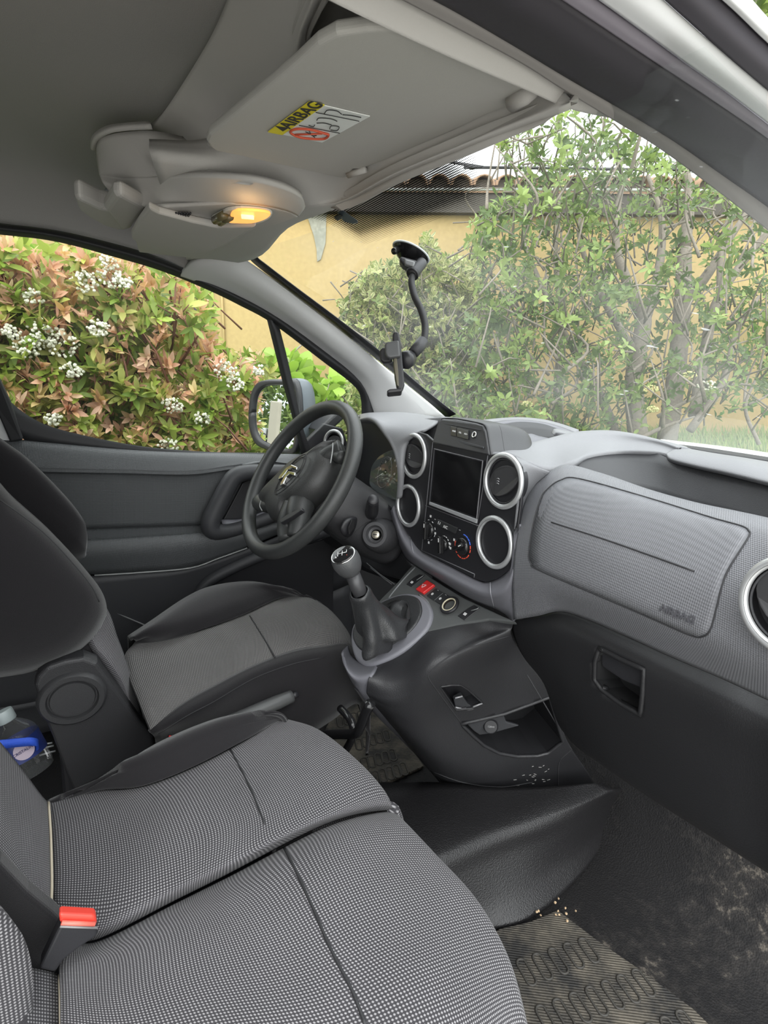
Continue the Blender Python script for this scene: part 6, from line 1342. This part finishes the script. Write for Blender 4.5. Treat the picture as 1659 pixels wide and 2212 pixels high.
# ------------------------------------------------------------------ floor: tunnel cover, mats
tn = loft('tunnel_cover', [lz([(770, 1690), (860, 1690), (960, 1690), (1063, 1700), (1161, 1700), (1300, 1690)], .145), lz([(800, 1820), (880, 1840), (1010, 1785), (1120, 1758), (1230, 1735), (1320, 1702)], .14), lz([(860, 1910), (930, 1872), (1058, 1816), (1158, 1784), (1248, 1750), (1330, 1708)], .128),
                         lz([(890, 1950), (965, 1910), (1082, 1855), (1172, 1820), (1262, 1775), (1344, 1706)], .09), lz([(930, 2010), (1015, 1968), (1112, 1930), (1190, 1880), (1280, 1808), (1356, 1705)], .035), lz([(970, 2070), (1045, 2016), (1130, 1992), (1207, 1938), (1292, 1842), (1368, 1704)], .004)], VINYL, None, 6, 6, .006)
tag(tn, 'black grained vinyl tunnel cover at the foot of the console', 'tunnel cover')
PADM = mat('pad_rubber', (.040, .037, .032), .6)
def floor_mat(label, px, pads):
    t = thing('floor_mat', P(*px[0], Z=0.004), label, 'floor mat')
    prism('mat_sheet', [P(a, b, Z=.010) for a, b in px], V(0, 0, -.008), RIBMAT, t, .002)
    for x, y, an, ln in pads:
        c = P(x, y, Z=.0105); u = V(math.cos(an), math.sin(an), 0); w = V(-u.y, u.x, 0); pts = []
        for k in range(17):
            a = 2*PI*k/16; e = .0085; q = u*(e*math.cos(a))+w*(e*math.sin(a)) + w*(ln if math.sin(a) > 0 else -ln); pts.append(c+q)
        a_, b_ = tube_geo(pts, .0022, 6, False); mk('raised_pad', a_, b_, PADM, t)
    return t
pads = [(x+dx, y+dy, 1.2, .014) for (x, y) in ((735, 1560), (775, 1608), (788, 1650), (812, 1680)) for dx, dy in ((0, 0), (15, -5), (30, -10), (45, -14), (60, -19))]
floor_mat('worn ribbed rubber mat in the driver footwell', [(690, 1600), (720, 1540), (760, 1500), (845, 1560), (916, 1654), (800, 1706), (740, 1690)], pads)
pads = []
base_ = P(1075, 2030, Z=0)
ua = P(1200, 1990, Z=0)-P(1075, 2030, Z=0); ua.normalize(); ub = P(1330, 2150, Z=0)-P(1200, 2020, Z=0); ub.normalize()
for i in range(-1, 9):
    for j in range(0, 9):
        c = base_ + ua*(.032*i) + ub*(.075*j-.01) ; v = c-EYE; z = v.dot(FWD)
        pads.append((CXP+F_PIX*v.dot(RGT)/z, CYP-F_PIX*v.dot(UPV)/z, math.atan2(ua.y, ua.x), .013))
pp = [(1040, 2030), (1080, 2005), (1145, 1990), (1205, 1965), (1290, 2030), (1400, 2105), (1500, 2180), (1600, 2280), (1400, 2500), (1150, 2500)]
pads = [q for q in pads if inpoly(q[0], q[1], [(1050, 2030), (1200, 1985), (1390, 2120), (1560, 2270), (1400, 2480), (1160, 2480)])]
floor_mat('dusty ribbed rubber mat in the passenger footwell', pp, pads)
for q in range(12):
    x, y = rng.gauss(1200, 20), rng.gauss(1965, 14)
    g_ = lathe('grit', [(0, -.002), (.0025, 0), (0, .002)], P(x, y, Z=.012), rv(), mat('sandy_grit', (.55, .40, .25), .9) if q == 0 else bpy.data.materials['sandy_grit'], None, 6)
    tag(g_, 'sandy grit in the corner of the passenger floor', 'grit', 'grit on the passenger floor')
# ------------------------------------------------------------------ phone holder on the windscreen
q0 = on_ws(889, 546); D0 = (q0-EYE).dot(FWD)
PH_ = thing('phone_holder', q0, 'black phone holder with a bent arm stuck to the windscreen', 'phone holder')
cn = V(0, -.62, -.78)
cn = (-ws.data.polygons[len(ws.data.polygons)//2].normal); cn = cn if cn.dot(EYE-q0) > 0 else -cn
def pd(x, y, d): return P(x, y, D=d)
# suction cup: wide shallow dish on the pane
lathe('suction_cup', [(.0335, .001), (.034, .003), (.030, .007), (.018, .016), (.010, .020), (0, .021)], on_ws(888, 546, 0.0), cn, GLOSSBLACK, PH_, 40)
ring('clear_rim', on_ws(888, 546, .0015), cn, .0345, .0016, mat('pale_rim', (.62, .66, .66), .3), PH_, 48, 8)
tube('pull_tab', [pd(863, 535, D0-.01), pd(856, 541, D0-.02), pd(850, 543, D0-.025)], [.006, .006, .0055], GLOSSBLACK, PH_, 10, 3)
prism('lever_base', [pd(a, b, D0-.035) for a, b in [(866, 552), (880, 556), (902, 562), (898, 584), (882, 578), (870, 570), (862, 560)]], FWD*.022, BLACK, PH_, .004)
prism('lock_lever', [pd(a, b, D0-.044) for a, b in [(873, 557), (898, 564), (894, 578), (874, 570)]], FWD*.01, mat('grey_lever', (.16, .165, .17), .25), PH_, .003)
tube('neck_socket', [pd(911, 568, D0-.02), pd(904, 577, D0-.03), pd(891, 593, D0-.04)], [.0095, .0095, .010], DARK, PH_, 16, 3)
ring('socket_collar', pd(891, 592, D0-.04), (pd(891, 593, D0-.04)-pd(904, 577, D0-.03)).normalized(), .0100, .0018, BLACK, PH_, 28, 8)
goose = [(891, 594, .04), (889, 612, .045), (896, 641, .055), (909, 668, .065), (918, 700, .075), (917, 728, .085), (910, 745, .09)]
tube('flexible_arm', [pd(a, b, D0-d) for a, b, d in goose], .0058, RUBBER, PH_, 14, 6)
tube('arm_sleeve', [pd(914, 737, D0-.088), pd(904, 750, D0-.095), pd(893, 762, D0-.1)], [.0095, .0098, .0092], DARK, PH_, 18)
tube('ball_stem', [pd(895, 760, D0-.10), pd(886, 771, D0-.105)], .0042, BLACK, PH_, 12)
tube('clamp_nut', [pd(884, 774, D0-.10), pd(877, 778, D0-.11), pd(872, 779, D0-.115)], [.013, .0145, .013], BLACK, PH_, 10)
prism('cradle', [pd(a, b, D0-.125) for a, b in [(848, 722), (851, 715), (862, 717), (866, 740), (869, 770), (874, 830), (870, 842), (858, 840), (853, 815), (848, 760)]], FWD*.018, BLACK, PH_, .003)
prism('cradle_pad', [pd(a, b, D0-.128) for a, b in [(849, 740), (854, 742), (860, 800), (862, 835), (857, 832), (851, 790)]], FWD*.004, mat('brown_pad', (.10, .09, .06), .3), PH_, .001)
prism('side_grip', [pd(a, b, D0-.135) for a, b in [(831, 742), (836, 738), (862, 734), (865, 770), (842, 773), (835, 770), (832, 762)]], FWD*.012, mat('grip_grey', (.075, .077, .08), .4), PH_, .003)
prism('side_grip', [pd(a, b, D0-.10) for a, b in [(820, 756), (826, 750), (848, 750), (848, 782), (828, 783), (821, 776)]], FWD*.012, BLACK, PH_, .003)
prism('phone_foot', [pd(a, b, D0-.14) for a, b in [(835, 844), (842, 840), (870, 838), (868, 846), (838, 849)]], FWD*.03, BLACK, PH_, .002)
# ------------------------------------------------------------------ driver door mirror
DM = thing('door_mirror', (-.95, .62, .85), 'driver door mirror with black frame seen through the side window', 'mirror')
mc = P(580, 895, X=-.95); d_ = (mc-EYE).normalized(); rfl = V(-.30, -.95, .02).normalized(); mn = (rfl-d_).normalized()
mpl = (mc, mn)
mo = [(538, 895), (543, 852), (556, 829), (575, 822), (610, 822), (640, 826), (648, 900), (640, 975), (600, 977), (575, 970), (553, 958), (541, 930)]
mi_ = [(550, 890), (554, 858), (566, 839), (582, 833), (612, 832), (634, 836), (640, 900), (632, 964), (600, 966), (580, 958), (562, 946), (552, 925)]
bk_ = -mn
mob = [P(a, b, pl=mpl) for a, b in mo]; mib = [P(a, b, pl=mpl) for a, b in mi_]
mobc = cr(mob, 4, True); mibc = cr(mib, 4, True); m_ = len(mobc)
cen = sum(mobc, Vector())/m_
rows = [[p-mn*.008 for p in mibc], [p+(q-p)*.3+mn*.004 for p, q in zip(mibc, mobc)], [p+mn*.003 for p in mobc], [cen+(p-cen)*1.03-mn*.015 for p in mobc]]
loft('mirror_frame', rows, BLACK, DM, 1, 4, .002, 'ls', closed=True)
mk('mirror_glass', [p-mn*.006 for p in mibc], [tuple(range(m_))], mat('mirror_silver', (.9, .92, .92), .0, metal=1.0), DM, smooth=False)
rows = [[cen+(p-cen)*s_+mn*h_ for p in mobc] for s_, h_ in ((1.02, -.012), (1.04, -.04), (.98, -.075), (.75, -.105), (.35, -.118), (.02, -.12))]
loft('mirror_housing', rows, mat('grey_housing', (.11, .13, .15), .4), DM, 1, 4, .002, 'ls', closed=True)
prism('mirror_arm', [V(-.76, .66, .80), V(-.90, .66, .80), V(-.92, .72, .86), V(-.76, .74, .87)], V(0, .05, 0), BLACK, DM, .008)
# what the mirror shows: a stone wall with a post, behind the van
SW = thing('stone_wall', V(-3.9, -7.5, -.36), 'grey rubble wall with a pale post seen in the door mirror', 'wall')
def stonemat():
    m, t, p = newmat('rubble_stone'); g = N(t, 'ShaderNodeTexCoord'); v = N(t, 'ShaderNodeTexVoronoi'); v.inputs['Scale'].default_value = 5
    v2 = N(t, 'ShaderNodeTexVoronoi', feature='DISTANCE_TO_EDGE'); v2.inputs['Scale'].default_value = 5
    t.links.new(g.outputs['Object'], v.inputs['Vector']); t.links.new(g.outputs['Object'], v2.inputs['Vector'])
    r = N(t, 'ShaderNodeValToRGB'); r.color_ramp.elements[0].position = .02; r.color_ramp.elements[0].color = (.10, .10, .08, 1); r.color_ramp.elements[1].position = .08; r.color_ramp.elements[1].color = (1, 1, 1, 1)
    t.links.new(v2.outputs['Distance'], r.inputs[0])
    h = N(t, 'ShaderNodeHueSaturation'); h.inputs['Saturation'].default_value = .15; h.inputs['Value'].default_value = .5; t.links.new(v.outputs['Color'], h.inputs['Color'])
    mx = N(t, 'ShaderNodeMixRGB', blend_type='MULTIPLY'); mx.inputs[0].default_value = 1; t.links.new(h.outputs[0], mx.inputs[1]); t.links.new(r.outputs[0], mx.inputs[2]); t.links.new(mx.outputs[0], p.inputs['Base Color']); p.inputs['Roughness'].default_value = .9
    return m
box('masonry', V(-5.0, -7.6, .2), AX, (1.5, .2, .55), stonemat(), SW, .03)
box('post', V(-3.38, -7.5, .40), AX, (.09, .09, .85), mat('pale_stone_post', (.36, .33, .27), .9, bump=.5, scale=12), SW, .03)
simple_bush('garden_tree', 'green tree seen only in the driver door mirror', 'tree', [(-3000, -900), (-600, -900), (-600, 900), (-3000, 900)], lambda x, y: 1, 1, EL, (.1, .1), (.4, .5), (1, 2), base=V(-4, -9, -.36)) if False else None
gt = thing('garden_tree', V(-3.6, -9.5, -.36), 'leafy tree behind the rubble wall seen in the door mirror', 'tree'); L = Leaves()
for i in range(2200):
    p = V(-3.4, -9.3, 1.9) + V(rng.gauss(0, 1.9), rng.gauss(0, .6), rng.gauss(0, 1.1))
    for j in range(4): L.leaf(p, rv(), rv(), rng.uniform(.12, .2), .08, jit(rng.choice(EL), .3))
mk('foliage', L.v, L.f, LEAF, gt, cols=L.c)
tube('trunk', [V(-3.4, -9.3, -.4), V(-3.35, -9.3, .8), V(-3.5, -9.3, 2.0)], [.14, .11, .06], BARK, gt, 10, 3)

for o in list(C.objects):
    if o.parent is None and 'category' in o.keys():
        g_ = {'air vent': 'round dashboard air vents', 'cup holder': 'silver ringed holders of the centre panel', 'sun visor': 'sun visors', 'floor mat': 'ribbed rubber floor mats', 'belt buckle': 'seat belt buckles', 'seat': 'cab seats'}.get(o['category'])
        if g_ and 'group' not in o.keys(): o['group'] = g_
